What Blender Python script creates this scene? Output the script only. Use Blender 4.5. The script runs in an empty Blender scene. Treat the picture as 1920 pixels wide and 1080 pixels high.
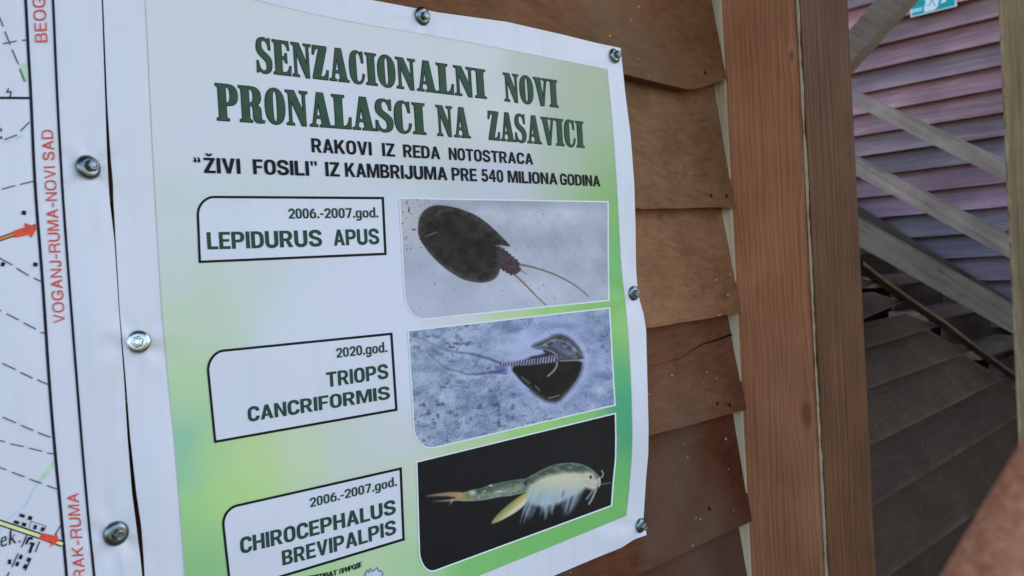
import bpy, bmesh, math, random
import numpy as np
from mathutils import Vector, Matrix

S = bpy.context.scene
C = S.collection
rnd = random.Random(7)

# ------------------------------------------------------------------ camera
W, H = 1920.0, 1080.0
VX, VY = (2640.0, 412.0), (-460.0, 591.0)          # vanishing points of the two wall directions
cx, cy = W / 2, H / 2
F = math.sqrt(-((VX[0]-cx)*(VY[0]-cx) + (VX[1]-cy)*(VY[1]-cy)))
ax = Vector((VX[0]-cx, -(VX[1]-cy), -F)).normalized()
ay = Vector((VY[0]-cx, -(VY[1]-cy), -F)).normalized()
az = ax.cross(ay).normalized()
ay = az.cross(ax).normalized()
CAM = Vector((0, 0, 1.55))
R3 = Matrix((ax, ay, az))                          # camera space -> world
cam = bpy.data.cameras.new('camera')
cam.sensor_width = 36.0
cam.lens = F / W * 36.0
cam.clip_start = 0.02
cam.clip_end = 500
cam.dof.use_dof = True
cam.dof.focus_distance = 0.95
cam.dof.aperture_fstop = cam.lens / 1000 / 0.0030
co = bpy.data.objects.new('camera', cam)
C.objects.link(co)
co.matrix_world = Matrix.Translation(CAM) @ R3.to_4x4()
S.camera = co

# ------------------------------------------------------------------ light
SUN_EL, SUN_AZ = math.radians(36), math.radians(10)     # azimuth measured from +X towards +Y
world = bpy.data.worlds.new('World')
S.world = world
world.use_nodes = True
wn = world.node_tree.nodes
sky = wn.new('ShaderNodeTexSky')
sky.sky_type = 'NISHITA'
sky.sun_disc = False
sky.sun_elevation = SUN_EL
sky.sun_rotation = math.radians(90) - SUN_AZ
sky.dust_density = 2.5
sky.air_density = 1.0
sky.ozone_density = 1.0
wn['Background'].inputs['Strength'].default_value = 0.15
world.node_tree.links.new(sky.outputs[0], wn['Background'].inputs['Color'])
sl = bpy.data.lights.new('sun', 'SUN')
sl.energy = 3.5
sl.angle = math.radians(0.5)
sl.color = (1.0, 0.94, 0.86)
so = bpy.data.objects.new('sun', sl)
C.objects.link(so)
sd = Vector((math.cos(SUN_EL)*math.cos(SUN_AZ), math.cos(SUN_EL)*math.sin(SUN_AZ), math.sin(SUN_EL)))
so.rotation_euler = sd.to_track_quat('Z', 'Y').to_euler()
so.location = (8, 2, 9)
S.view_settings.view_transform = 'Standard'
S.view_settings.look = 'None'
S.view_settings.exposure = 1.92
S.view_settings.gamma = 1.0

# ------------------------------------------------------------------ geometry helpers
def ray(px, py):
    return R3 @ Vector(((px-cx)/F, -(py-cy)/F, -1.0))

def on_y(px, py, y):
    r = ray(px, py)
    return CAM + r * (y / r.y)

def on_x(px, py, x):
    r = ray(px, py)
    return CAM + r * (x / r.x)

def at_depth(px, py, d):
    return CAM + ray(px, py) * d

def lin(c):
    c = np.asarray(c, float) / 255.0
    return np.where(c <= 0.04045, c / 12.92, ((c + 0.055) / 1.055) ** 2.4)

WREF = lin((206, 212, 228))
def ink(c):                                       # printed colour as it looks next to the white vinyl
    return np.clip(lin(c) / WREF * np.array((0.80, 0.775, 0.83)), 0.003, 0.86)

def link(name, me, mat=None, parent=None):
    o = bpy.data.objects.new(name, me)
    C.objects.link(o)
    if mat is not None:
        me.materials.append(mat)
    if parent is not None:
        o.parent = parent
    return o

def tag(o, label=None, cat=None, group=None, kind=None):
    if label: o['label'] = label
    if cat: o['category'] = cat
    if group: o['group'] = group
    if kind: o['kind'] = kind
    return o

def empty(name, label, cat, group=None, loc=(0, 0, 0)):
    o = bpy.data.objects.new(name, None)
    o.empty_display_size = 0.05
    C.objects.link(o)
    return tag(o, label, cat, group)

def mesh(name, verts, faces, mat=None, parent=None, smooth=False, cols=None):
    me = bpy.data.meshes.new(name)
    me.from_pydata([tuple(v) for v in verts], [], faces)
    me.update()
    if smooth:
        me.polygons.foreach_set('use_smooth', [True] * len(me.polygons))
    if cols is not None:
        a = me.color_attributes.new('Col', 'FLOAT_COLOR', 'POINT')
        buf = np.ones((len(verts), 4), np.float32)
        buf[:, :3] = cols
        a.data.foreach_set('color', buf.ravel())
    return link(name, me, mat, parent)

# ------------------------------------------------------------------ numpy noise
def vnoise(x, y, seed=0):
    x = np.asarray(x, float); y = np.asarray(y, float)
    xi = np.floor(x).astype(np.int64); yi = np.floor(y).astype(np.int64)
    fx = x - xi; fy = y - yi
    fx = fx*fx*(3-2*fx); fy = fy*fy*(3-2*fy)
    def h(a, b):
        n = (a*374761393 + b*668265263 + seed*1442695041) & 0xffffffff
        n = ((n ^ (n >> 13)) * 1274126177) & 0xffffffff
        n = n ^ (n >> 16)
        return (n & 0xffff) / 65535.0
    return (h(xi, yi)*(1-fx) + h(xi+1, yi)*fx)*(1-fy) + (h(xi, yi+1)*(1-fx) + h(xi+1, yi+1)*fx)*fy

def fbm(x, y, seed=0, o=4):
    t = 0; a = 0.5; s = 0
    for i in range(o):
        t = t + a*vnoise(x*2**i, y*2**i, seed+i*17); s += a; a *= 0.55
    return t / s

def seg_dist(x, y, pts):
    d = np.full(np.shape(x), 1e9)
    tt = np.zeros(np.shape(x))
    n = len(pts) - 1
    for i in range(n):
        x0, y0 = pts[i]; x1, y1 = pts[i+1]
        dx, dy = x1-x0, y1-y0
        t = np.clip(((x-x0)*dx + (y-y0)*dy) / (dx*dx+dy*dy+1e-9), 0, 1)
        dd = np.hypot(x-x0-t*dx, y-y0-t*dy)
        m = dd < d
        d = np.where(m, dd, d); tt = np.where(m, (i+t)/n, tt)
    return d, tt

def poly_sd(x, y, pts):
    d, _ = seg_dist(x, y, list(pts) + [pts[0]])
    ins = np.zeros(np.shape(x), bool)
    n = len(pts)
    for i in range(n):
        x0, y0 = pts[i]; x1, y1 = pts[(i+1) % n]
        if y0 == y1: continue
        c = ((y0 > y) != (y1 > y)) & (x < (x1-x0)*(y-y0)/(y1-y0)+x0)
        ins ^= c
    return np.where(ins, -d, d)

def smooth_poly(pts, k=2):
    for _ in range(k):
        q = []
        for i in range(len(pts)):
            a = pts[i]; b = pts[(i+1) % len(pts)]
            q += [(a[0]*.75+b[0]*.25, a[1]*.75+b[1]*.25), (a[0]*.25+b[0]*.75, a[1]*.25+b[1]*.75)]
        pts = q
    return pts

def smooth_line(pts, k=2):
    for _ in range(k):
        q = [pts[0]]
        for i in range(len(pts)-1):
            a = pts[i]; b = pts[i+1]
            q += [(a[0]*.75+b[0]*.25, a[1]*.75+b[1]*.25), (a[0]*.25+b[0]*.75, a[1]*.25+b[1]*.75)]
        q.append(pts[-1])
        pts = q
    return pts

def cover(sd, soft):
    return np.clip(0.5 - sd/soft, 0, 1)[..., None]

def blend(col, c, m):
    return col*(1-m) + np.asarray(c, float)*m

# ------------------------------------------------------------------ materials
def principled(name):
    m = bpy.data.materials.new(name)
    m.use_nodes = True
    return m, m.node_tree.nodes, m.node_tree.links, m.node_tree.nodes['Principled BSDF']

def mat_print(name, rough=0.45, spec=0.12):
    m, n, l, b = principled(name)
    a = n.new('ShaderNodeAttribute'); a.attribute_name = 'Col'
    tc = n.new('ShaderNodeTexCoord')
    nz = n.new('ShaderNodeTexNoise'); nz.inputs['Scale'].default_value = 900; nz.inputs['Detail'].default_value = 1
    l.new(tc.outputs['Object'], nz.inputs['Vector'])
    mr = n.new('ShaderNodeMapRange'); mr.inputs[3].default_value = 0.95; mr.inputs[4].default_value = 1.04
    l.new(nz.outputs[0], mr.inputs[0])
    mx = n.new('ShaderNodeMix'); mx.data_type = 'RGBA'; mx.blend_type = 'MULTIPLY'; mx.inputs[0].default_value = 1
    l.new(a.outputs['Color'], mx.inputs[6]); l.new(mr.outputs[0], mx.inputs[7])
    l.new(mx.outputs[2], b.inputs['Base Color'])
    b.inputs['Roughness'].default_value = rough
    b.inputs['Specular IOR Level'].default_value = spec
    return m

def mat_vinyl(name, col):
    m, n, l, b = principled(name)
    tc = n.new('ShaderNodeTexCoord')
    nz = n.new('ShaderNodeTexNoise'); nz.inputs['Scale'].default_value = 7; nz.inputs['Detail'].default_value = 4
    l.new(tc.outputs['Object'], nz.inputs['Vector'])
    r = n.new('ShaderNodeValToRGB')
    r.color_ramp.elements[0].position = 0.3; r.color_ramp.elements[0].color = (*[c*0.95 for c in col], 1)
    r.color_ramp.elements[1].position = 0.7; r.color_ramp.elements[1].color = (*col, 1)
    l.new(nz.outputs[0], r.inputs[0])
    st_m = n.new('ShaderNodeMapping'); st_m.inputs['Scale'].default_value = (60, 60, 4)      # faint water marks
    l.new(tc.outputs['Object'], st_m.inputs['Vector'])
    st_n = n.new('ShaderNodeTexNoise'); st_n.inputs['Scale'].default_value = 1; st_n.inputs['Detail'].default_value = 5
    l.new(st_m.outputs[0], st_n.inputs['Vector'])
    st_r = n.new('ShaderNodeMapRange'); st_r.inputs[1].default_value = 0.5; st_r.inputs[2].default_value = 0.8; st_r.inputs[3].default_value = 1.0; st_r.inputs[4].default_value = 0.94
    l.new(st_n.outputs[0], st_r.inputs[0])
    st_x = n.new('ShaderNodeMix'); st_x.data_type = 'RGBA'; st_x.blend_type = 'MULTIPLY'; st_x.inputs[0].default_value = 1
    l.new(r.outputs[0], st_x.inputs[6]); l.new(st_r.outputs[0], st_x.inputs[7]); l.new(st_x.outputs[2], b.inputs['Base Color'])
    b.inputs['Roughness'].default_value = 0.36
    b.inputs['Specular IOR Level'].default_value = 0.4
    return m

def mat_ink(name, col, var=0.12):
    m, n, l, b = principled(name)
    tc = n.new('ShaderNodeTexCoord')
    nz = n.new('ShaderNodeTexNoise'); nz.inputs['Scale'].default_value = 120; nz.inputs['Detail'].default_value = 3
    l.new(tc.outputs['Object'], nz.inputs['Vector'])
    r = n.new('ShaderNodeValToRGB')
    c = np.asarray(col)
    r.color_ramp.elements[0].position = 0.3; r.color_ramp.elements[0].color = (*(c*(1-var)), 1)
    r.color_ramp.elements[1].position = 0.7; r.color_ramp.elements[1].color = (*(c*(1+var)), 1)
    l.new(nz.outputs[0], r.inputs[0]); l.new(r.outputs[0], b.inputs['Base Color'])
    b.inputs['Roughness'].default_value = 0.5
    b.inputs['Specular IOR Level'].default_value = 0.1
    return m

def mat_wood(name, dark, mid, light, axis='Z', fine=60.0, rough=0.6, spec=0.15, specks=0.0, tone=False,
             blotch=4.0, streak=1.0, bump=0.25, wear=None, stain=0.0, rot=0.0, lng=0.035, con=0.11, knots=(), rings=None):
    m, n, l, b = principled(name)
    tc = n.new('ShaderNodeTexCoord')
    coord = tc.outputs['Object']
    spot = None
    for (kx, ky, kz, kr) in knots:               # the figure swells round a knot
        sb = n.new('ShaderNodeVectorMath'); sb.operation = 'SUBTRACT'; sb.inputs[1].default_value = (kx, ky, kz)
        l.new(tc.outputs['Object'], sb.inputs[0])
        sq = n.new('ShaderNodeVectorMath'); sq.operation = 'MULTIPLY'
        el = {'X': (0.45, 1, 1), 'Y': (1, 0.45, 1), 'Z': (1, 1, 0.45)}[axis]
        sq.inputs[1].default_value = el
        l.new(sb.outputs[0], sq.inputs[0])
        ln = n.new('ShaderNodeVectorMath'); ln.operation = 'LENGTH'; l.new(sq.outputs[0], ln.inputs[0])
        mr_ = n.new('ShaderNodeMapRange'); mr_.interpolation_type = 'SMOOTHERSTEP'
        mr_.inputs[1].default_value = 0.0; mr_.inputs[2].default_value = kr*3; mr_.inputs[3].default_value = -0.85; mr_.inputs[4].default_value = 0.0
        l.new(ln.outputs['Value'], mr_.inputs[0])
        sc_ = n.new('ShaderNodeVectorMath'); sc_.operation = 'SCALE'; l.new(sb.outputs[0], sc_.inputs[0]); l.new(mr_.outputs[0], sc_.inputs['Scale'])
        ad_ = n.new('ShaderNodeVectorMath'); ad_.operation = 'ADD'; l.new(coord, ad_.inputs[0]); l.new(sc_.outputs[0], ad_.inputs[1])
        coord = ad_.outputs[0]
        sp_n = n.new('ShaderNodeMapRange'); sp_n.interpolation_type = 'SMOOTHSTEP'
        sp_n.inputs[1].default_value = kr*0.25; sp_n.inputs[2].default_value = kr*0.8; sp_n.inputs[3].default_value = 0.6; sp_n.inputs[4].default_value = 0.0
        l.new(ln.outputs['Value'], sp_n.inputs[0])
        if spot is None: spot = sp_n.outputs[0]
        else:
            mm = n.new('ShaderNodeMath'); mm.operation = 'MAXIMUM'; l.new(spot, mm.inputs[0]); l.new(sp_n.outputs[0], mm.inputs[1]); spot = mm.outputs[0]
    def mapped(sc):
        mp = n.new('ShaderNodeMapping')
        s = {'X': (lng, 1, 1), 'Y': (1, lng, 1), 'Z': (1, 1, lng)}[axis]
        mp.inputs['Scale'].default_value = tuple(k*sc for k in s)
        if rot:
            m0 = n.new('ShaderNodeMapping'); m0.inputs['Rotation'].default_value = (-rot, 0, 0)
            l.new(coord, m0.inputs['Vector']); l.new(m0.outputs[0], mp.inputs['Vector'])
        else:
            l.new(coord, mp.inputs['Vector'])
        return mp
    warp = n.new('ShaderNodeTexNoise'); warp.inputs['Scale'].default_value = 5; warp.inputs['Detail'].default_value = 2
    l.new(tc.outputs['Object'], warp.inputs['Vector'])
    wsc = n.new('ShaderNodeVectorMath'); wsc.operation = 'SCALE'; wsc.inputs['Scale'].default_value = 0.9*streak
    l.new(warp.outputs['Color'], wsc.inputs[0])
    def grain(sc, detail):
        mp = mapped(sc)
        ad = n.new('ShaderNodeVectorMath'); ad.operation = 'ADD'
        l.new(mp.outputs[0], ad.inputs[0]); l.new(wsc.outputs[0], ad.inputs[1])
        nz = n.new('ShaderNodeTexNoise'); nz.inputs['Scale'].default_value = 1; nz.inputs['Detail'].default_value = detail
        nz.inputs['Roughness'].default_value = 0.65
        l.new(ad.outputs[0], nz.inputs['Vector'])
        return nz
    g1 = grain(fine, 5); g2 = grain(fine*3.2, 3)
    bl = n.new('ShaderNodeTexNoise'); bl.inputs['Scale'].default_value = blotch; bl.inputs['Detail'].default_value = 5
    l.new(tc.outputs['Object'], bl.inputs['Vector'])
    m1 = n.new('ShaderNodeMix'); m1.data_type = 'FLOAT'; m1.inputs[0].default_value = 0.35
    l.new(g1.outputs[0], m1.inputs[2]); l.new(g2.outputs[0], m1.inputs[3])
    m2 = n.new('ShaderNodeMix'); m2.data_type = 'FLOAT'; m2.inputs[0].default_value = 0.36
    l.new(m1.outputs[0], m2.inputs[2]); l.new(bl.outputs[0], m2.inputs[3])
    r = n.new('ShaderNodeValToRGB')
    e = r.color_ramp.elements
    e[0].position = 0.5-con; e[0].color = (*dark, 1)
    e[1].position = 0.5+con; e[1].color = (*light, 1)
    k = e.new(0.5); k.color = (*mid, 1)
    fac = m2.outputs[0]
    if rings:
        mp = mapped(1.0)
        wa = n.new('ShaderNodeVectorMath'); wa.operation = 'SCALE'; wa.inputs['Scale'].default_value = 0.012
        l.new(warp.outputs['Color'], wa.inputs[0])
        wb = n.new('ShaderNodeVectorMath'); wb.operation = 'ADD'; l.new(mp.outputs[0], wb.inputs[0]); l.new(wa.outputs[0], wb.inputs[1])
        wv = n.new('ShaderNodeTexWave'); wv.wave_type = 'BANDS'; wv.bands_direction = rings[0]; wv.wave_profile = 'SAW'
        wv.inputs['Scale'].default_value = rings[1]; wv.inputs['Distortion'].default_value = 9.0; wv.inputs['Detail'].default_value = 3
        wv.inputs['Detail Scale'].default_value = 1.2
        l.new(wb.outputs[0], wv.inputs['Vector'])
        mxr = n.new('ShaderNodeMix'); mxr.data_type = 'FLOAT'; mxr.inputs[0].default_value = rings[2]
        l.new(fac, mxr.inputs[2]); l.new(wv.outputs['Fac'], mxr.inputs[3]); fac = mxr.outputs[0]
    l.new(fac, r.inputs[0])
    out = r.outputs[0]
    if spot is not None:
        mx = n.new('ShaderNodeMix'); mx.data_type = 'RGBA'; l.new(spot, mx.inputs[0])
        l.new(out, mx.inputs[6]); mx.inputs[7].default_value = tuple(c*0.55 for c in dark) + (1,); out = mx.outputs[2]
    if tone:
        a = n.new('ShaderNodeAttribute'); a.attribute_name = 'Col'
        mx = n.new('ShaderNodeMix'); mx.data_type = 'RGBA'; mx.blend_type = 'MULTIPLY'; mx.inputs[0].default_value = 1
        l.new(out, mx.inputs[6]); l.new(a.outputs['Color'], mx.inputs[7]); out = mx.outputs[2]
    if stain:
        sn = n.new('ShaderNodeTexNoise'); sn.inputs['Scale'].default_value = 3.1; sn.inputs['Detail'].default_value = 6
        l.new(tc.outputs['Object'], sn.inputs['Vector'])
        sr = n.new('ShaderNodeMapRange'); sr.inputs[1].default_value = 0.5; sr.inputs[2].default_value = 0.72
        sr.inputs[4].default_value = stain
        l.new(sn.outputs[0], sr.inputs[0])
        mx = n.new('ShaderNodeMix'); mx.data_type = 'RGBA'; l.new(sr.outputs[0], mx.inputs[0])
        l.new(out, mx.inputs[6]); mx.inputs[7].default_value = (0.16, 0.125, 0.085, 1); out = mx.outputs[2]
    if specks:
        vo = n.new('ShaderNodeTexVoronoi'); vo.inputs['Scale'].default_value = 48
        vm = n.new('ShaderNodeMapping'); vm.inputs['Rotation'].default_value = (0, 0.6, 0); vm.inputs['Scale'].default_value = (0.7, 1, 1.3)
        l.new(tc.outputs['Object'], vm.inputs['Vector']); l.new(vm.outputs[0], vo.inputs['Vector'])
        cn = n.new('ShaderNodeTexNoise'); cn.inputs['Scale'].default_value = 9; cn.inputs['Detail'].default_value = 2
        l.new(tc.outputs['Object'], cn.inputs['Vector'])
        sz = n.new('ShaderNodeMapRange'); sz.inputs[1].default_value = 0.44; sz.inputs[2].default_value = 0.70
        sz.inputs[3].default_value = 0.0; sz.inputs[4].default_value = 0.15
        l.new(cn.outputs[0], sz.inputs[0])
        lt = n.new('ShaderNodeMath'); lt.operation = 'LESS_THAN'
        l.new(vo.outputs['Distance'], lt.inputs[0]); l.new(sz.outputs[0], lt.inputs[1])
        ml = n.new('ShaderNodeMath'); ml.operation = 'MULTIPLY'; ml.inputs[1].default_value = specks
        l.new(lt.outputs[0], ml.inputs[0])
        mx = n.new('ShaderNodeMix'); mx.data_type = 'RGBA'; l.new(ml.outputs[0], mx.inputs[0])
        l.new(out, mx.inputs[6]); mx.inputs[7].default_value = (0.42, 0.34, 0.24, 1); out = mx.outputs[2]
    if wear:                                     # worn pale arris along one vertical corner of a post
        xe, ye, wd = wear
        sp = n.new('ShaderNodeSeparateXYZ'); l.new(tc.outputs['Object'], sp.inputs[0])
        def absd(o, v):
            s_ = n.new('ShaderNodeMath'); s_.operation = 'SUBTRACT'; s_.inputs[1].default_value = v; l.new(o, s_.inputs[0])
            q = n.new('ShaderNodeMath'); q.operation = 'ABSOLUTE'; l.new(s_.outputs[0], q.inputs[0]); return q
        dx = absd(sp.outputs[0], xe); dy = absd(sp.outputs[1], ye)
        ad = n.new('ShaderNodeMath'); ad.operation = 'ADD'; l.new(dx.outputs[0], ad.inputs[0]); l.new(dy.outputs[0], ad.inputs[1])
        wz = n.new('ShaderNodeTexNoise'); wz.inputs['Scale'].default_value = 14; wz.inputs['Detail'].default_value = 6
        wz.inputs['Roughness'].default_value = 0.7
        l.new(tc.outputs['Object'], wz.inputs['Vector'])
        wr = n.new('ShaderNodeMapRange'); wr.inputs[1].default_value = 0.3; wr.inputs[2].default_value = 0.75
        wr.inputs[3].default_value = wd*0.1; wr.inputs[4].default_value = wd*1.9
        l.new(wz.outputs[0], wr.inputs[0])
        dv = n.new('ShaderNodeMath'); dv.operation = 'DIVIDE'; l.new(ad.outputs[0], dv.inputs[0]); l.new(wr.outputs[0], dv.inputs[1])
        mr = n.new('ShaderNodeMapRange'); mr.inputs[1].default_value = 0.7; mr.inputs[2].default_value = 1.3
        mr.inputs[3].default_value = 0.75; mr.inputs[4].default_value = 0.0
        l.new(dv.outputs[0], mr.inputs[0])
        mx = n.new('ShaderNodeMix'); mx.data_type = 'RGBA'; l.new(mr.outputs[0], mx.inputs[0])
        l.new(out, mx.inputs[6]); mx.inputs[7].default_value = (0.72, 0.56, 0.38, 1); out = mx.outputs[2]
    l.new(out, b.inputs['Base Color'])
    b.inputs['Roughness'].default_value = rough
    b.inputs['Specular IOR Level'].default_value = spec
    bp = n.new('ShaderNodeBump'); bp.inputs['Strength'].default_value = bump; bp.inputs['Distance'].default_value = 0.003
    l.new(m1.outputs[0], bp.inputs['Height']); l.new(bp.outputs[0], b.inputs['Normal'])
    return m

def mat_steel(name, c0, c1, rg):
    m, n, l, b = principled(name)
    tc = n.new('ShaderNodeTexCoord')
    nz = n.new('ShaderNodeTexNoise'); nz.inputs['Scale'].default_value = 300; nz.inputs['Detail'].default_value = 3
    l.new(tc.outputs['Object'], nz.inputs['Vector'])
    r = n.new('ShaderNodeValToRGB')
    r.color_ramp.elements[0].color = (*c0, 1); r.color_ramp.elements[1].color = (*c1, 1)
    l.new(nz.outputs[0], r.inputs[0]); l.new(r.outputs[0], b.inputs['Base Color'])
    b.inputs['Metallic'].default_value = 1; b.inputs['Roughness'].default_value = rg
    return m

def mat_ground():
    m, n, l, b = principled('dry_ground')
    tc = n.new('ShaderNodeTexCoord')
    nz = n.new('ShaderNodeTexNoise'); nz.inputs['Scale'].default_value = 2.5; nz.inputs['Detail'].default_value = 8
    l.new(tc.outputs['Object'], nz.inputs['Vector'])
    r = n.new('ShaderNodeValToRGB')
    r.color_ramp.elements[0].color = (0.06, 0.06, 0.03, 1); r.color_ramp.elements[1].color = (0.17, 0.16, 0.10, 1)
    l.new(nz.outputs[0], r.inputs[0]); l.new(r.outputs[0], b.inputs['Base Color'])
    b.inputs['Roughness'].default_value = 0.9
    return m

M_VINYL = mat_vinyl('white_vinyl', (0.80, 0.775, 0.83))
M_PRINT = mat_print('printed_vinyl')
M_BLACK = mat_ink('black_ink', ink((26, 26, 34)))
M_TITLE = mat_ink('green_title_ink', ink((56, 82, 66)))
M_TEDGE = mat_ink('dark_title_edge_ink', ink((30, 44, 40)))
M_GREEN = mat_ink('green_caption_ink', ink((44, 70, 62)))
M_RED = mat_ink('red_map_ink', ink((196, 84, 76)))
M_ARROW = mat_ink('arrow_red_ink', ink((226, 80, 66)))
M_GREY = mat_ink('grey_ink', ink((92, 98, 120)))
M_MAPLINE = mat_ink('map_black_ink', ink((30, 30, 48)))
M_PANEL = mat_vinyl('caption_white', (0.80, 0.78, 0.84))
M_PALE = mat_ink('pale_line_ink', ink((222, 228, 238)), 0.03)
M_STEEL = mat_steel('dull_zinc_steel', (0.12, 0.145, 0.15), (0.30, 0.335, 0.34), 0.28)
M_BRIGHT = mat_steel('bright_zinc_steel', (0.45, 0.49, 0.47), (0.74, 0.78, 0.75), 0.24)

# ------------------------------------------------------------------ vinyl surface: wall plane plus real buckles
D = 0.757
SHEET_Y = D - 0.0065
PINS = [(165, 314), (217, 1000), (258, 641), (791, 31), (1151, 105), (1187, 550), (1200, 985)]
_bumps = [  # px, py, rx, ry, height in metres
    (560, 230, 260, 130, .0028), (900, 200, 170, 140, .0030), (620, 720, 220, 200, .0026), (980, 690, 200, 120, .0034),
    (1195, 320, 40, 120, .0060), (1205, 770, 50, 130, .0085), (1060, 930, 120, 90, .0022), (420, 1000, 140, 120, .0030),
    (240, 200, 60, 160, .0022), (300, 880, 60, 120, .0030), (180, 600, 40, 170, .0032), (60, 700, 60, 300, .0018),
    (140, 120, 40, 120, .0016), (190, 400, 14, 50, .0014), (150, 400, 12, 50, .0010), (235, 1070, 10, 50, .0016), (200, 1080, 10, 50, .0014),
    (1170, 640, 16, 60, .0024), (1150, 1000, 40, 30, .0020), (960, 20, 110, 50, .0030), (470, 480, 180, 60, .0012),
]
def bump(px, py):
    b = np.zeros(np.shape(px))
    for x, y, rx, ry, h in _bumps:
        b = b + 1.5*h*np.exp(-((px-x)/rx)**2 - ((py-y)/ry)**2)
    for k, (x, y) in enumerate(PINS):
        r_ = np.hypot(px-x, py-y); th = np.arctan2(py-y, px-x)
        b = b + 0.0018*(r_/30)*np.exp(-(r_/48)**2)*np.sin(5*th+1.3*k)
    for x, y in PINS:
        b = b * (1 - 0.85*np.exp(-((px-x)**2 + (py-y)**2) / 34.0**2))
    return b

RM = np.array([[ax.x, ax.y, ax.z], [ay.x, ay.y, ay.z], [az.x, az.y, az.z]])
LAYER = 0.0003
def surf(px, py, layer=0.0):
    px = np.asarray(px, float); py = np.asarray(py, float)
    v = np.stack([(px-cx)/F, -(py-cy)/F, -np.ones_like(px)], -1)
    r = v @ RM.T
    y = SHEET_Y - bump(px, py)
    p = r * (y / r[..., 1])[..., None]
    p[..., 1] -= layer*LAYER
    p[..., 2] += CAM.z
    return p

def resample(pts, n):
    pts = np.asarray(pts, float)
    d = np.concatenate([[0], np.cumsum(np.hypot(*np.diff(pts, axis=0).T))])
    t = np.linspace(0, d[-1], n)
    return np.stack([np.interp(t, d, pts[:, 0]), np.interp(t, d, pts[:, 1])], -1)

def by_y(pts, ys):
    pts = np.asarray(pts, float)
    return np.stack([np.interp(ys, pts[:, 1], pts[:, 0]), ys], -1)

def patch(name, left, right, nu, nv, layer, mat, parent, paint=None, thick=0.0, top=None, bottom=None):
    """grid between a left and a right outline; optional top/bottom outlines bend the rows (Coons)"""
    Lp = resample(left, nv); Rp = resample(right, nv)
    u = np.linspace(0, 1, nu)
    P = Lp[:, None, :]*(1-u)[None, :, None] + Rp[:, None, :]*u[None, :, None]
    if top is not None:
        T = resample(top, nu); B = resample(bottom, nu)
        v = np.linspace(0, 1, nv)[:, None, None]
        P = P + (1-v)*(T - P[0])[None] + v*(B - P[-1])[None]
    V = surf(P[..., 0], P[..., 1], layer).reshape(-1, 3)
    idx = np.arange(nu*nv).reshape(nv, nu)
    faces = [(int(idx[j, i]), int(idx[j+1, i]), int(idx[j+1, i+1]), int(idx[j, i+1])) for j in range(nv-1) for i in range(nu-1)]
    cols = None
    if paint is not None:
        cols = paint(P[..., 0], P[..., 1]).reshape(-1, 3)
    if thick:
        ring = list(idx[0, :]) + list(idx[1:, -1]) + list(idx[-1, -2::-1]) + list(idx[-2:0:-1, 0])
        n0 = len(V)
        bk = V[ring].copy(); bk[:, 1] += thick
        V = np.concatenate([V, bk])
        k = len(ring)
        for i in range(k):
            a, b_ = ring[i], ring[(i+1) % k]
            faces.append((int(a), int(b_), n0+(i+1) % k, n0+i))
        if cols is not None:
            cols = np.concatenate([cols, cols[ring]])
    return mesh(name, V, faces, mat, parent, smooth=not thick, cols=cols)

def strips(lines):
    """lines: (points, width[, closed]) in picture pixels -> verts/faces on the vinyl"""
    V = []; Fc = []
    for ln in lines:
        pts, wd = ln[0], ln[1]
        closed = len(ln) > 2 and ln[2]
        pts = [tuple(p) for p in pts]
        if closed: pts = pts + [pts[0]]
        out = []
        for a, b_ in zip(pts[:-1], pts[1:]):
            L = math.hypot(b_[0]-a[0], b_[1]-a[1]); k = max(1, int(L/9))
            out += [(a[0]+(b_[0]-a[0])*i/k, a[1]+(b_[1]-a[1])*i/k) for i in range(k)]
        if not closed: out.append(pts[-1])
        n = len(out); base = len(V)
        for i in range(n):
            p = out[i]
            a = out[(i-1) % n] if (closed or i > 0) else p
            b_ = out[(i+1) % n] if (closed or i < n-1) else p
            d1 = (p[0]-a[0], p[1]-a[1]); d2 = (b_[0]-p[0], b_[1]-p[1])
            l1 = math.hypot(*d1) or 1; l2 = math.hypot(*d2) or 1
            if d1 == (0, 0): d1 = d2; l1 = l2
            if d2 == (0, 0): d2 = d1; l2 = l1
            n1 = (-d1[1]/l1, d1[0]/l1); n2 = (-d2[1]/l2, d2[0]/l2)
            mx_, my_ = n1[0]+n2[0], n1[1]+n2[1]
            q = mx_*mx_+my_*my_
            s = 2/q if q > 0.4 else 1
            mx_, my_ = mx_*s*wd/2, my_*s*wd/2
            V += [(p[0]+mx_, p[1]+my_), (p[0]-mx_, p[1]-my_)]
        for i in range(n if closed else n-1):
            j = (i+1) % n
            Fc.append((base+2*i, base+2*j, base+2*j+1, base+2*i+1))
    return V, Fc

def strip_obj(name, lines, layer, mat, parent):
    V, Fc = strips(lines)
    V = np.array(V)
    return mesh(name, surf(V[:, 0], V[:, 1], layer), Fc, mat, parent)

def poly_obj(name, polys, layer, mat, parent):
    V = []; Fc = []
    for p in polys:
        Fc.append(tuple(range(len(V), len(V)+len(p)))); V += list(p)
    V = np.array(V, float)
    return mesh(name, surf(V[:, 0], V[:, 1], layer), Fc, mat, parent)

# ------------------------------------------------------------------ lettering
def curve_mesh(cu):
    o = bpy.data.objects.new('tmp', cu)
    C.objects.link(o)
    dg = bpy.context.evaluated_depsgraph_get(); dg.update()
    me = bpy.data.meshes.new_from_object(o.evaluated_get(dg))
    V = np.array([v.co[:2] for v in me.vertices]) if len(me.vertices) else np.zeros((0, 2))
    Fc = [tuple(p.vertices) for p in me.polygons]
    bpy.data.objects.remove(o); bpy.data.meshes.remove(me)
    return V, Fc

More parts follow.
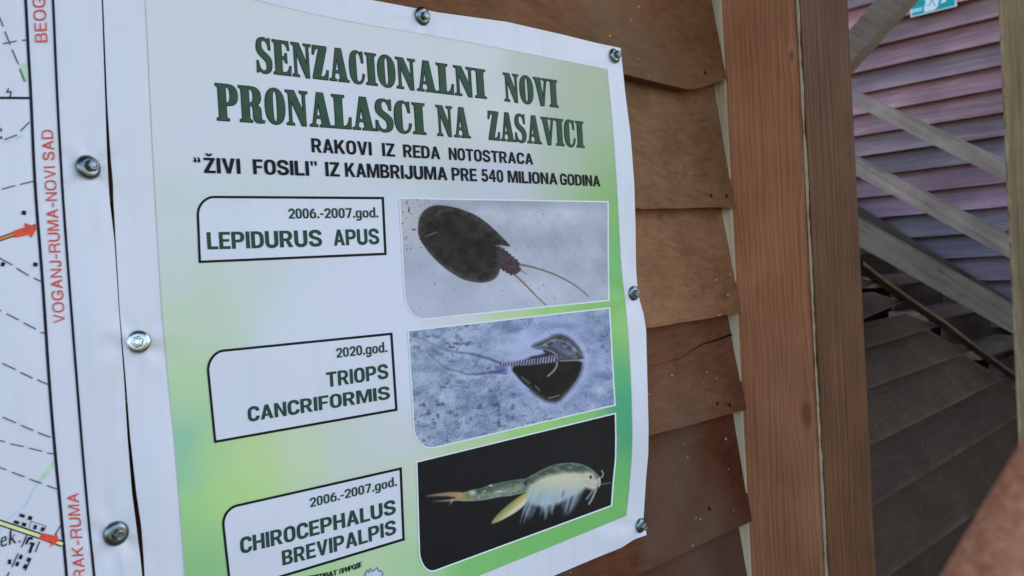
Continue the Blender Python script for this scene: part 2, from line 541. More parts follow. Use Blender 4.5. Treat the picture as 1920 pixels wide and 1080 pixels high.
GLYPH = {
 'I': (36, ['M0 0 L36 0 L36 5 Q29 7 29 12 L29 88 Q29 93 36 95 L36 100 L0 100 L0 95 Q7 93 7 88 L7 12 Q7 7 0 5']),
 'E': (59, ['M0 0 L56 0 L59 27 L54 27 Q50 8 37 7 L29 7 L29 46 L33 46 Q40 45 41 36 L46 36 L46 64 L41 64 Q40 54 33 53 L29 53 L29 93 L35 93 Q47 92 50 74 L55 74 L53 100 L0 100 L0 95 Q7 93 7 88 L7 12 Q7 7 0 5']),
 'N': (64, ['M0 0 L22 0 L22 5 Q15 6 15 12 L15 70 L44 -1 L56 -1 L56 88 Q56 93 64 95 L64 100 L41 100 L41 95 Q49 93 49 88 L49 40 L25 100 L0 100 L0 95 Q6 94 8 90 L8 12 Q8 7 0 5']),
 'Z': (52, ['M0 0 L49 0 L52 28 L47 28 Q44 9 31 7 L25 7 L49 94 L49 100 L3 100 L1 73 L6 73 Q9 92 21 93 L24 93 L0 6']),
 'A': (64, ['M0 0 L22 0 L22 5 Q15 6 16 12 L18.5 25 L33 25 L35.5 10 Q36 6 29 5 L29 0 L64 0 L64 5 Q58 6 57 11 L42 101 L24 101 L8.5 11 Q7 6 0 5', 'M20 32 L32 32 L26.5 70']),
 'C': (50, ['M49 30 Q46 -2 25 -2 Q0 -2 0 50 Q0 102 24 102 Q32 102 37 95 L40 100 L45 100 L46 66 L41 66 Q38 96 29 96 Q22 96 22 80 L22 20 Q22 5 30 5 Q41 5 44 31']),
 'O': (58, ['M29 -2 Q58 0 58 50 Q58 100 29 102 Q0 100 0 50 Q0 0 29 -2', 'M29 5 Q35.5 6 35.5 30 L35.5 70 Q35.5 94 29 95 Q22.5 94 22.5 70 L22.5 30 Q22.5 6 29 5']),
 'S': (52, ['M1 33 L0 0 L5 0 L9 6 Q15 -2 25 -2 Q51 -2 51 28 Q51 44 38 53 L24 64 Q18 70 18 80 Q18 95 27 95 Q38 95 42 68 L47 68 L47 101 L42 101 L38 96 Q33 102 26 102 Q1 102 1 73 Q1 57 13 48 L28 36 Q34 30 34 20 Q34 5 24 5 Q10 5 6 33']),
 'L': (54, ['M0 0 L52 0 L54 34 L49 34 Q46 9 35 7 L29 7 L29 88 Q29 93 36 95 L36 100 L0 100 L0 95 Q7 93 7 88 L7 12 Q7 7 0 5']),
 'V': (62, ['M26 -1 L40 -1 L54 88 Q56 94 62 95 L62 100 L40 100 L40 95 Q48 94 47 88 L38 32 L29 88 Q28 94 34 95 L34 100 L0 100 L0 95 Q6 94 7 89']),
 'P': (64, ['M0 0 L36 0 L36 5 Q29 7 29 12 L29 42 L36 42 Q64 42 64 71 Q64 100 36 100 L0 100 L0 95 Q7 93 7 88 L7 12 Q7 7 0 5', 'M29 49 L33 49 Q42 50 42 71 Q42 93 33 93 L29 93']),
 'R': (72, ['M0 0 L36 0 L36 5 Q29 7 29 12 L29 47 L33 47 Q40 47 40 34 L40 16 Q40 -1 56 -1 L70 0 L72 6 Q63 5 63 16 L63 34 Q63 46 50 49 Q64 54 64 74 Q64 100 36 100 L0 100 L0 95 Q7 93 7 88 L7 12 Q7 7 0 5', 'M29 54 L33 54 Q42 55 42 74 Q42 93 33 93 L29 93']),
}
def path_pts(s):
    tk = s.replace('M', ' M ').replace('L', ' L ').replace('Q', ' Q ').split()
    pts = []; i = 0
    while i < len(tk):
        if tk[i] in 'ML':
            pts.append((float(tk[i+1]), float(tk[i+2]))); i += 3
        else:
            p0 = pts[-1]; c_ = (float(tk[i+1]), float(tk[i+2])); p1 = (float(tk[i+3]), float(tk[i+4])); i += 5
            for k in range(1, 6):
                t = k/5
                pts.append(((1-t)**2*p0[0]+2*t*(1-t)*c_[0]+t*t*p1[0], (1-t)**2*p0[1]+2*t*(1-t)*c_[1]+t*t*p1[1]))
    return pts

def slab_word(txt, grow):
    cu = bpy.data.curves.new('g', 'CURVE')
    cu.dimensions = '2D'; cu.fill_mode = 'BOTH'; cu.offset = grow
    x = 0
    for ch in txt:
        w, paths = GLYPH[ch]
        for p in paths:
            pts = path_pts(p)
            sp = cu.splines.new('POLY'); sp.points.add(len(pts)-1); sp.use_cyclic_u = True
            for k, (a, b_) in enumerate(pts):
                sp.points[k].co = ((a+x)/100, b_/100, 0, 1)
        x += w + 4
    V, Fc = curve_mesh(cu)
    bpy.data.curves.remove(cu)
    return V, Fc, (x-4)/100

def stroke_poly(pts, h):
    n = len(pts); Lf = []; Rt = []
    for i, p in enumerate(pts):
        a = pts[max(i-1, 0)]; b_ = pts[min(i+1, n-1)]
        d1 = (p[0]-a[0], p[1]-a[1]); d2 = (b_[0]-p[0], b_[1]-p[1])
        if i == 0: d1 = d2
        if i == n-1: d2 = d1
        l1 = math.hypot(*d1) or 1; l2 = math.hypot(*d2) or 1
        mx_, my_ = -d1[1]/l1-d2[1]/l2, d1[0]/l1+d2[0]/l2
        q = mx_*mx_+my_*my_
        s = 2/q if q > 0.25 else 1
        Lf.append((p[0]+mx_*s*h, p[1]+my_*s*h)); Rt.append((p[0]-mx_*s*h, p[1]-my_*s*h))
    return Lf + Rt[::-1]

def ring(x0, x1, y0, y1, k=0.38):
    """outline of a tall rounded letter shape"""
    mx_ = (x0+x1)/2; hy = (y1-y0)*k
    return path_pts(f'M{mx_} {y0} Q{x1} {y0} {x1} {y0+hy} L{x1} {y1-hy} Q{x1} {y1} {mx_} {y1} Q{x0} {y1} {x0} {y1-hy} L{x0} {y0+hy} Q{x0} {y0} {mx_} {y0}')[:-1]

def B_(*c):                                          # straight-sided outline
    return [(c[i], c[i+1]) for i in range(0, len(c), 2)]
_P, _S, _H = 'p', 's', 'h'
HB = 10.2
SANS = {
 'A': (70, [(_P, B_(0,0,20,0,25,21,45,21,50,0,70,0,45,100,25,100)), (_H, B_(29,37,41,37,35,66))]),
 'B': (64, [(_P, path_pts('M0 0 L34 0 Q64 0 64 28 Q64 46 48 52 Q61 58 61 74 Q61 100 33 100 L0 100')), (_H, path_pts('M20 17 L33 17 Q44 17 44 29.5 Q44 42 33 42 L20 42')), (_H, path_pts('M20 58 L31 58 Q41 58 41 71 Q41 83 31 83 L20 83'))]),
 'C': (64, [(_S, path_pts('M56 33 Q55 7.5 33 7.5 Q10 7.5 10 38 L10 62 Q10 92.5 33 92.5 Q55 92.5 56 67'), HB)]),
 'D': (64, [(_P, path_pts('M0 0 L28 0 Q64 0 64 42 L64 58 Q64 100 28 100 L0 100')), (_H, path_pts('M20 17 L28 17 Q44 17 44 42 L44 58 Q44 83 28 83 L20 83'))]),
 'E': (56, [(_P, B_(0,0,56,0,56,17,20,17,20,42,51,42,51,58,20,58,20,83,56,83,56,100,0,100))]),
 'F': (56, [(_P, B_(0,0,20,0,20,41,50,41,50,57,20,57,20,83,56,83,56,100,0,100))]),
 'G': (66, [(_S, path_pts('M56 69 Q55 92.5 33 92.5 Q10 92.5 10 62 L10 38 Q10 7.5 34 7.5 Q48 7.5 56 16 L56 45 L35 45'), 9.6)]),
 'H': (66, [(_P, B_(0,0,20,0,20,42,46,42,46,0,66,0,66,100,46,100,46,59,20,59,20,100,0,100))]),
 'I': (20, [(_P, B_(0,0,20,0,20,100,0,100))]),
 'J': (56, [(_S, path_pts('M46 100 L46 30 Q46 7.5 27 7.5 Q8 7.5 8 33'), HB)]),
 'K': (70, [(_P, B_(0,0,20,0,20,31,28,42,48,0,71,0,42,58,69,100,46,100,20,60,20,100,0,100))]),
 'L': (54, [(_P, B_(0,0,54,0,54,17,20,17,20,100,0,100))]),
 'M': (86, [(_P, B_(0,0,19,0,19,66,36,0,50,0,67,66,67,0,86,0,86,100,60,100,43,32,26,100,0,100))]),
 'N': (67, [(_P, B_(0,0,20,0,20,64,47,0,67,0,67,100,47,100,47,36,20,100,0,100))]),
 'O': (66, [(_P, ring(0,66,-1.5,101.5)), (_H, ring(20,46,15.5,84.5))]),
 'P': (65, [(_P, path_pts('M0 0 L20 0 L20 36 L34 36 Q65 36 65 68 Q65 100 34 100 L0 100')), (_H, path_pts('M20 53 L33 53 Q45 53 45 68 Q45 83 33 83 L20 83'))]),
 'R': (67, [(_P, path_pts('M0 0 L20 0 L20 37 L30 37 L45 0 L67 0 L48 41 Q64 49 64 69 Q64 100 33 100 L0 100')), (_H, path_pts('M20 54 L32 54 Q44 54 44 69 Q44 83 32 83 L20 83'))]),
 'S': (66, [(_S, path_pts('M56.5 69 Q56 92.5 34 92.5 Q11 92.5 11 72 Q11 58 33 51 Q57 44 57 27 Q57 7.5 33 7.5 Q10 7.5 9 32'), 9.8)]),
 'T': (64, [(_P, B_(22,0,42,0,42,83,64,83,64,100,0,100,0,83,22,83))]),
 'U': (66, [(_S, path_pts('M10 100 L10 34 Q10 7.5 33 7.5 Q56 7.5 56 34 L56 100'), HB)]),
 'V': (68, [(_P, B_(24,0,44,0,68,100,47,100,34,32,21,100,0,100))]),
 'Z': (60, [(_P, B_(0,0,60,0,60,17,25,17,59,88,59,100,2,100,2,83,35,83,0,12))]),
 '0': (58, [(_P, ring(0,58,-1.5,101.5)), (_H, ring(19,39,15,85))]),
 '2': (58, [(_S, path_pts('M9 68 Q9 92.5 30 92.5 Q50 92.5 50 71 Q50 58 40 46 L10 9'), 9.6), (_P, B_(2,0,58,0,58,16,2,16))]),
 '4': (63, [(_P, B_(34,0,53,0,53,23,63,23,63,39,53,39,53,100,33,100,0,36,1,23,34,23)), (_H, B_(18,39,34,39,34,70))]),
 '5': (60, [(_P, B_(9,100,56,100,56,84,9,84)), (_P, B_(9,100,26,100,23,46,6,46)), (_S, path_pts('M13 51 Q21 58 31 58 Q50 58 50 34 Q50 8 30 8 Q10 8 9 29'), 9.4)]),
 '6': (62, [(_S, path_pts('M47 91 Q10 86 10 34'), 9.6), (_P, ring(1,61,-1.5,66,.45)), (_H, ring(20,42,15,51,.45))]),
 '7': (60, [(_P, B_(0,100,60,100,60,88,32,0,11,0,39,83,0,83))]),
 'o': (56, [(_P, ring(0,56,-1.5,75)), (_H, ring(18,38,14,60))]),
 'd': (56, [(_P, ring(0,50,-1.5,75)), (_H, ring(18,37,14,60)), (_P, B_(37,0,56,0,56,106,37,106))]),
 'g': (56, [(_P, ring(0,50,-1.5,75)), (_H, ring(18,37,14,60)), (_S, path_pts('M46.5 74 L46.5 -4 Q46.5 -22 26 -22 Q14 -22 5 -13'), 9.2)]),
 '.': (20, [(_P, B_(0,0,20,0,20,20,0,20))]),
 '-': (34, [(_P, B_(0,34,34,34,34,50,0,50))]),
 '“': (42, [(_P, B_(2,68,18,68,18,84,12,101,2,101,7,84,2,84)), (_P, B_(24,68,40,68,40,84,34,101,24,101,29,84,24,84))]),
 '”': (42, [(_P, B_(2,101,18,101,16,70,6,70)), (_P, B_(24,101,40,101,38,70,28,70))]),
 'З': (58, [(_S, path_pts('M8 70 Q9 92.5 29 92.5 Q48 92.5 48 73 Q48 54 28 53 L22 53'), 9), (_S, path_pts('M22 52 L28 52 Q50 51 50 29 Q50 7.5 28 7.5 Q8 7.5 7 32'), 9)]),
 'П': (64, [(_P, B_(0,0,20,0,20,83,44,83,44,0,64,0,64,100,0,100))]),
 'И': (67, [(_P, B_(0,0,20,0,47,64,47,0,67,0,67,100,47,100,20,36,20,100,0,100))]),
 'Д': (74, [(_P, B_(0,-20,16,-20,16,0,58,0,58,-20,74,-20,74,17,64,17,64,100,18,100,16,50,8,17,0,17)), (_H, B_(26,17,45,17,45,83,35,83,34,50))]),
}
SANS['Ž'] = (60, SANS['Z'][1] + [(_P, B_(10,128,25,128,30,119,35,128,50,128,38,109,22,109))])
for a, b_ in zip('РЕВАТО', 'PEBATO'): SANS[a] = SANS[b_]
HT = 6.4
def T_(*p): return (_S, path_pts(' '.join(p)), HT)
THIN = {                                             # light grotesque used on the map
 'V': (64, [(_P, B_(27,0,38,0,64,100,53,100,32.5,14,11,100,0,100))]),
 'O': (76, [(_P, ring(0,76,-2,102,.46)), (_H, ring(12,64,9,91,.46))]),
 'G': (74, [T_('M67 71 Q62 96 37 96 Q6 96 6 50 Q6 4 38 4 Q55 4 66 17 L66 44 L39 44')]),
 'A': (68, [(_P, B_(0,0,12,0,21,29,47,29,56,0,68,0,41,100,27,100)), (_H, B_(24,39,44,39,34,72))]),
 'N': (64, [(_P, B_(0,0,11,0,11,80,51,0,64,0,64,100,53,100,53,20,13,100,0,100))]),
 'J': (46, [T_('M40 100 L40 28 Q40 4 23 4 Q6 4 6 30')]),
 'R': (68, [(_P, path_pts('M0 0 L12 0 L12 43 L36 43 Q52 43 53 24 Q54 6 57 0 L69 0 Q65 5 65 26 Q64 42 54 47 Q67 55 67 72 Q67 100 38 100 L0 100')), (_H, path_pts('M12 53 L37 53 Q55 53 55 71 Q55 89 37 89 L12 89'))]),
 'U': (66, [T_('M6 100 L6 34 Q6 4 33 4 Q60 4 60 34 L60 100')]),
 'M': (78, [(_P, B_(0,0,11,0,11,82,34,0,44,0,67,82,67,0,78,0,78,100,61,100,39,20,17,100,0,100))]),
 'I': (11, [(_P, B_(0,0,11,0,11,100,0,100))]),
 'S': (64, [T_('M57 72 Q55 96 32 96 Q9 96 9 74 Q9 59 32 53 Q58 47 58 27 Q58 4 32 4 Q7 4 6 31')]),
 'D': (68, [(_P, path_pts('M0 0 L32 0 Q68 0 68 50 Q68 100 32 100 L0 100')), (_H, path_pts('M12 11 L31 11 Q56 11 56 50 Q56 89 31 89 L12 89'))]),
 'B': (64, [(_P, path_pts('M0 0 L36 0 Q64 0 64 29 Q64 47 48 53 Q60 59 60 74 Q60 100 34 100 L0 100')), (_H, path_pts('M12 11 L35 11 Q52 11 52 29 Q52 47 34 47 L12 47')), (_H, path_pts('M12 57 L32 57 Q48 57 48 73 Q48 89 32 89 L12 89'))]),
 'E': (58, [(_P, B_(0,0,58,0,58,11,12,11,12,46,54,46,54,57,12,57,12,89,57,89,57,100,0,100))]),
 'K': (66, [(_P, B_(0,0,12,0,12,34,25,47,52,0,67,0,33,55,65,100,50,100,12,49,12,100,0,100))]),
 '-': (34, [(_P, B_(0,33,34,33,34,44,0,44))]),
 'e': (50, [(_S, path_pts('M12 37 L43 44'), 4.5), (_S, path_pts('M44 42 Q46 72 28 71 Q8 66 8 34 Q8 5 28 5 Q40 6 48 18'), 5.5)]),
 'k': (56, [(_S, B_(14,110,6,0), 6.5), (_S, B_(8,32,44,68), 4), (_S, B_(22,44,48,2), 6)]),
 '.': (14, [(_P, B_(0,0,13,0,13,13,0,13))]),
}
from mathutils.geometry import delaunay_2d_cdt
_gc = {}
def glyph_mesh(key, spec):
    if key in _gc: return _gc[key]
    vs = []; fs = []; hole = []
    for it in spec:
        pts = it[1] if it[0] != 's' else stroke_poly(it[1], it[2])
        clean = [pts[0]]
        for p in pts[1:]:
            if math.hypot(p[0]-clean[-1][0], p[1]-clean[-1][1]) > 0.05: clean.append(p)
        if math.hypot(clean[0][0]-clean[-1][0], clean[0][1]-clean[-1][1]) < 0.05: clean.pop()
        ar = sum(clean[i-1][0]*clean[i][1]-clean[i][0]*clean[i-1][1] for i in range(len(clean)))
        if ar < 0: clean.reverse()
        fs.append(list(range(len(vs), len(vs)+len(clean)))); hole.append(it[0] == 'h')
        vs += [Vector(p) for p in clean]
    ov, oe, of, _, _, orig = delaunay_2d_cdt(vs, [], fs, 0, 1e-4)
    keep = [tuple(f) for f, o_ in zip(of, orig) if o_ and not any(hole[i] for i in o_)]
    V = np.array([(v.x, v.y) for v in ov])
    used = sorted({i for f in keep for i in f}); mp = {a: b_ for b_, a in enumerate(used)}
    r_ = (V[used]/100, [tuple(mp[i] for i in f) for f in keep])
    _gc[key] = r_
    return r_

def set_word(txt, font, gap):
    VV = []; FF = []; x = 0; n0 = 0
    tab = SANS if font == 'bold' else THIN
    for ch in txt:
        if ch == ' ': x += 0.30; continue
        w, spec = tab[ch]
        V, Fc = glyph_mesh((font, ch), spec)
        VV.append(V + np.array((x, 0))); FF += [tuple(i+n0 for i in f) for f in Fc]; n0 += len(V)
        x += w/100 + gap
    return np.concatenate(VV), FF

def curve_fit(pts):
    pts = np.asarray(pts, float)
    k = np.polyfit(pts[:, 0], pts[:, 1], min(2, len(pts)-1))
    return lambda x: np.polyval(k, x)

def text_line(name, words, base, top, mat, layer, parent, slab=False, outline=None, slant=0.065, gap=0.065):
    """each word is a mesh of its own, laid on the vinyl between a base line and a cap line"""
    fb, ft = curve_fit(base), curve_fit(top)
    res = []
    def place(V, lo, hi, x0, x1, lay):
        s = (V[:, 0]-lo)/(hi-lo)
        xb = x0 + s*(x1-x0)
        yb = fb(xb)
        h = yb - ft(xb)
        return surf(xb - slant*h*V[:, 1], yb - h*V[:, 1], lay)
    for txt, x0, x1 in words:
        if slab:
            V, Fc, wd = slab_word(txt, -0.006)
            o = mesh(name, place(V, 0, wd, x0, x1, layer), Fc, mat, parent)
            V, Fc, wd = slab_word(txt, 0.018)
            mesh('letter_outline', place(V, 0, wd, x0, x1, layer-0.8), Fc, outline, o)
        else:
            V, Fc = set_word(txt, 'bold', gap)
            o = mesh(name, place(V, V[:, 0].min(), V[:, 0].max(), x0, x1, layer), Fc, mat, parent)
        res.append(o)
    return res

# ================================================================== SETTING
def box_bm(bm, lo, hi):
    vs = [bm.verts.new((x, y, z)) for x in (lo[0], hi[0]) for y in (lo[1], hi[1]) for z in (lo[2], hi[2])]
    for f in ((0,1,3,2), (4,6,7,5), (0,4,5,1), (2,3,7,6), (0,2,6,4), (1,5,7,3)):
        bm.faces.new([vs[i] for i in f])
    return vs

def bm_obj(name, bm, mat, parent=None, bevel=0.0, smooth=False):
    bmesh.ops.recalc_face_normals(bm, faces=bm.faces)
    if bevel:
        bmesh.ops.bevel(bm, geom=list(bm.edges), offset=bevel, segments=2, affect='EDGES', profile=0.6)
    me = bpy.data.meshes.new(name); bm.to_mesh(me); bm.free()
    if smooth: me.polygons.foreach_set('use_smooth', [True]*len(me.polygons))
    return link(name, me, mat, parent)

bm = bmesh.new()
bmesh.ops.create_grid(bm, x_segments=40, y_segments=40, size=120)
g = bm_obj('ground', bm, mat_ground()); tag(g, kind='structure')

# ---- front clapboard wall
_kb = on_y(1350, 556, D+0.012)
_kb2 = on_y(1362, 757, D+0.004)
M_BOARD = mat_wood('stained_clapboard', (0.140, 0.060, 0.031), (0.220, 0.109, 0.060), (0.300, 0.160, 0.092), 'X', 110, rough=0.66,
                   spec=0.12, specks=0.8, tone=True, blotch=16, bump=0.5, stain=0.5, lng=0.30, streak=6.0, con=0.17,
                   knots=[(_kb.x, _kb.y, _kb.z, 0.012), (_kb2.x, _kb2.y, _kb2.z, 0.005)])
wall = empty('clapboard_wall', 'brown clapboard wall of rough overlapping boards carrying the poster and map', 'wall')
XL = -2.2
rows_px = [
    [(1173, 140), (1240, 156.5), (1290, 169.5), (1318, 165), (1363, 148)],
    [(1192, 391.5), (1290, 391), (1387, 389)],
    [(1212, 616), (1310, 600), (1402, 583)],
    [(1216, 817), (1315, 791), (1410, 764)],
    [(1186, 1081), (1300, 1027), (1415, 975)],
]
YB = D + 0.002
edges = []
for r_ in rows_px:
    pts = [on_y(x, y, YB) for x, y in r_]
    edges.append([(p.x, p.z) for p in pts])
zs = [np.mean([z for x, z in e]) for e in edges]
xe_all = [e[-1][0] for e in edges]
step = (zs[0]-zs[-1])/4
full = []
for k in range(9, 0, -1):
    full.append(([(xe_all[0]-0.005+rnd.uniform(-.004, .004), zs[0]+k*step)], None))
for e in edges: full.append((e, None))
for k in range(1, 6):
    full.append(([(xe_all[-1]+rnd.uniform(-.006, .003), zs[-1]-k*step)], None))
BTONE = {9: (0.84, 0.70, 0.50), 10: (1.0, 0.95, 0.76), 11: (1.34, 1.22, 1.06), 12: (0.78, 0.60, 0.52), 13: (0.50, 0.30, 0.23), 14: (0.44, 0.27, 0.22)}
V = []; Fc = []; cols = []
for i, (e, _) in enumerate(full):
    e = list(e)
    zb0 = e[0][1]
    nx = 24
    pts = [(XL + (e[0][0]-XL)*k/nx, zb0) for k in range(nx)] + e
    # fine points along the visible run with a rough-sawn edge
    xs = np.unique(np.concatenate([np.array([p[0] for p in pts]), np.linspace(e[0][0]-0.25, e[-1][0], 70)]))
    zb = np.interp(xs, [p[0] for p in pts], [p[1] for p in pts])
    zb = zb + 0.0022*(fbm(xs*40, xs*0+i*7.3, 5)-0.5) + 0.004*(fbm(xs*7, xs*0+i*3.1, 9)-0.5)
    ztop = (np.mean([p[1] for p in full[i-1][0]]) if i else zb.mean()+step) + 0.03
    tone = np.array([1, 1, 1]) * (0.86 + 0.28*rnd.random())
    tone = tone * np.array([1+rnd.uniform(-.03, .10), 1, 1-rnd.uniform(-.03, .08)])
    tone = np.array(BTONE.get(i, (0.75*tone[0], 0.65*tone[1], 0.6*tone[2])))*(0.97+0.06*rnd.random())
    nr = 7
    b0 = len(V)
    dep = 0.030
    for q in range(nr):
        t = q/(nr-1)
        yy = YB + dep*t + 0.0035*(fbm(xs*5, xs*0+t*2+i*5, 3)-0.5)*(1 if t < 1 else 0)
        zz = zb*(1-t) + ztop*t
        # the end of a board is worn back unevenly
        for k in range(len(xs)):
            x = xs[k]
            if k == len(xs)-1: x += 0.004*(fbm(np.array(t*4.0), np.array(i*2.7), 21)-0.6)
            V.append((x, yy[k], zz[k])); cols.append(tone)
    n = len(xs)
    for q in range(nr-1):
        for k in range(n-1):
            a = b0+q*n+k
            Fc.append((a, a+1, a+n+1, a+n))
    # underside + end cap
    u0 = len(V)
    for k in range(n):
        V.append((xs[k], YB+0.024, zb[k]+0.001)); cols.append(tone*0.9)  # underside colour taken down a little in place of shade
    for k in range(n-1):
        Fc.append((b0+k, u0+k, u0+k+1, b0+k+1))
    c0 = len(V)
    for q in range(nr):
        t = q/(nr-1)
        V.append((xs[-1], YB+max(0.024, dep*t+0.004), zb[-1]*(1-t)+ztop*t)); cols.append(tone)
    for q in range(nr-1):
        Fc.append((b0+q*n+n-1, c0+q, c0+q+1, b0+(q+1)*n+n-1))
mesh('clapboards', V, Fc, M_BOARD, wall, cols=np.array(cols))

# small marks on the boards: resin drops, nail heads, a drying crack
def board_face(px, py):
    y = YB + 0.01
    for _ in range(6):
        p = on_y(px, py, y)
        for i, (e, _x) in enumerate(full):
            zb_ = float(np.interp(p.x, [q[0] for q in e], [q[1] for q in e]))
            if p.z >= zb_: break
        zt_ = (np.mean([q[1] for q in full[i-1][0]]) if i else zb_+step) + 0.03
        t = (p.z-zb_)/(zt_-zb_)
        y = YB + 0.030*t + 0.0035*(float(fbm(np.array(p.x*5), np.array(t*2+i*5), 3))-0.5)
    return on_y(px, py, y)
M_RESIN = mat_ink('resin', (0.42, 0.20, 0.07), 0.3)
for px, py, r_ in ((1363, 310, 0.0042), (1383, 672, 0.0048)):
    bm = bmesh.new()
    bmesh.ops.create_uvsphere(bm, u_segments=14, v_segments=8, radius=r_)
    c_ = board_face(px, py)
    for v in bm.verts:
        v.co = Vector((v.co.x*0.75*(1+0.2*math.sin(v.co.z*900)), v.co.y*0.35, v.co.z*1.1)) + c_
    bm_obj('resin_drop', bm, M_RESIN, wall, smooth=True)
M_NAIL = mat_steel('rusty_nail', (0.020, 0.014, 0.011), (0.05, 0.033, 0.025), 0.6)
for px, py in ((1333, 367), (1362, 368), (1345, 757), (1368, 760), (1330, 954), (1322, 137)):
    bm = bmesh.new()
    bmesh.ops.create_cone(bm, cap_ends=True, segments=14, radius1=0.0035, radius2=0.0028, depth=0.0016)
    c_ = board_face(px, py)
    for v in bm.verts: v.co = Vector((v.co.x, -v.co.z, v.co.y)) + c_
    bm_obj('nail_head', bm, M_NAIL, wall)
ck = [(1212, 690, .2), (1240, 681, .6), (1275, 672, .9), (1298, 656, 1.3), (1318, 645, 2.2), (1345, 637, 2.8), (1368, 628, 3.6), (1385, 625, 4.4)]
V = []; Fc = []
for k, (px, py, w_) in enumerate(ck):
    for sg_ in (-1, 1):
        V.append(board_face(px, py + sg_*w_*0.6) + Vector((0, -0.0009, 0)))
    if k: Fc.append((2*k-2, 2*k, 2*k+1, 2*k-1))
mesh('drying_crack', V, Fc, mat_ink('crack_dark', (0.012, 0.008, 0.006), 0.3), wall)

XP = on_y(1382, 540, D+0.008).x                      # left face of the big post
YC = on_x(1527, 540, XP).y                           # its near corner
XR = on_y(1616, 540, YC).x
print('post', XP, YC, XR, 'step', step)
M_CREAM = mat_wood('pale_batten_wood', (0.46, 0.37, 0.23), (0.66, 0.55, 0.37), (0.76, 0.66, 0.48), 'Z', 50, rough=0.8, bump=0.3)
XE = max(xe_all)
bm = bmesh.new()
box_bm(bm, (min(xe_all)-0.002, D+0.034, 0), (XP-0.001, D+0.06, 3.5))
box_bm(bm, (XE+0.0015, D+0.009, 0), (XP-0.0035, D+0.0338, 3.5))
bm_obj('batten', bm, M_CREAM, wall)
bm = bmesh.new()
box_bm(bm, (XL, D+0.062, 0), (XP-0.002, D+0.085, 3.5))
bm_obj('backing_board', bm, M_CREAM, wall)
bm = bmesh.new()
box_bm(bm, (1.22, D+0.11, 0), (1.30, 2.4, 3.6))  # added out of view to block low light into the stair hall
bm_obj('light_block_wall', bm, M_BOARD, wall)

# ---- posts
_kp = on_x(1512, 778, XP); _kp2 = on_x(1484, 105, XP); _kp3 = on_x(1500, 385, XP)
M_POST = mat_wood('reddish_post_wood', (0.28, 0.106, 0.050), (0.47, 0.188, 0.092), (0.63, 0.285, 0.152), 'Z', 210, rough=0.55,
                  spec=0.15, blotch=9, streak=0.6, bump=0.25, wear=(XP, YC+0.0082, 0.0018), stain=0.25, con=0.20, rings=('Y', 34, 0.15),
                  knots=[(_kp.x, _kp.y, _kp.z, 0.016), (_kp2.x, _kp2.y, _kp2.z, 0.008)])
def timber(name, lo, hi, mat, parent=None, bevel=0.004):
    bm = bmesh.new(); box_bm(bm, lo, hi)
    bmesh.ops.recalc_face_normals(bm, faces=bm.faces)
    bmesh.ops.bevel(bm, geom=list(bm.edges), offset=bevel, segments=2, affect='EDGES')
    me = bpy.data.meshes.new(name); bm.to_mesh(me); bm.free()
    return link(name, me, mat, parent)
p = empty('wooden_post', None, None)
timber('post_shaft', (XP, YC+0.0082, 0), (XR, D+0.10, 3.5), M_POST, p, 0.002)
M_FACE = mat_wood('olive_brown_board', (0.060, 0.024, 0.009), (0.120, 0.050, 0.021), (0.185, 0.083, 0.037), 'Z', 130, rough=0.6, spec=0.1, con=0.17, rings=('X', 26, 0.13),
                  blotch=8, streak=0.6, bump=0.3, wear=(XP, YC+0.004, 0.0028))
timber('facing_board', (XP-0.0005, YC, 0), (XR+0.001, YC+0.008, 3.5), M_FACE, p, 0.002)
tag(p, 'reddish brown square post with pale worn corner edge beside the poster', 'post')

XQ = on_y(1884, 300, 0.62).x
M_POST2 = mat_wood('olive_post_wood', (0.26, 0.185, 0.10), (0.40, 0.295, 0.165), (0.54, 0.41, 0.24), 'Z', 90, rough=0.7,
                   blotch=5, bump=0.25, wear=(XQ, 0.62, 0.006))
pt = timber('wooden_post', (XQ, 0.50, 0), (XQ+0.15, 0.62, 3.5), M_POST2)
tag(pt, 'olive grey weathered post cut off by the right edge of the picture', 'post')

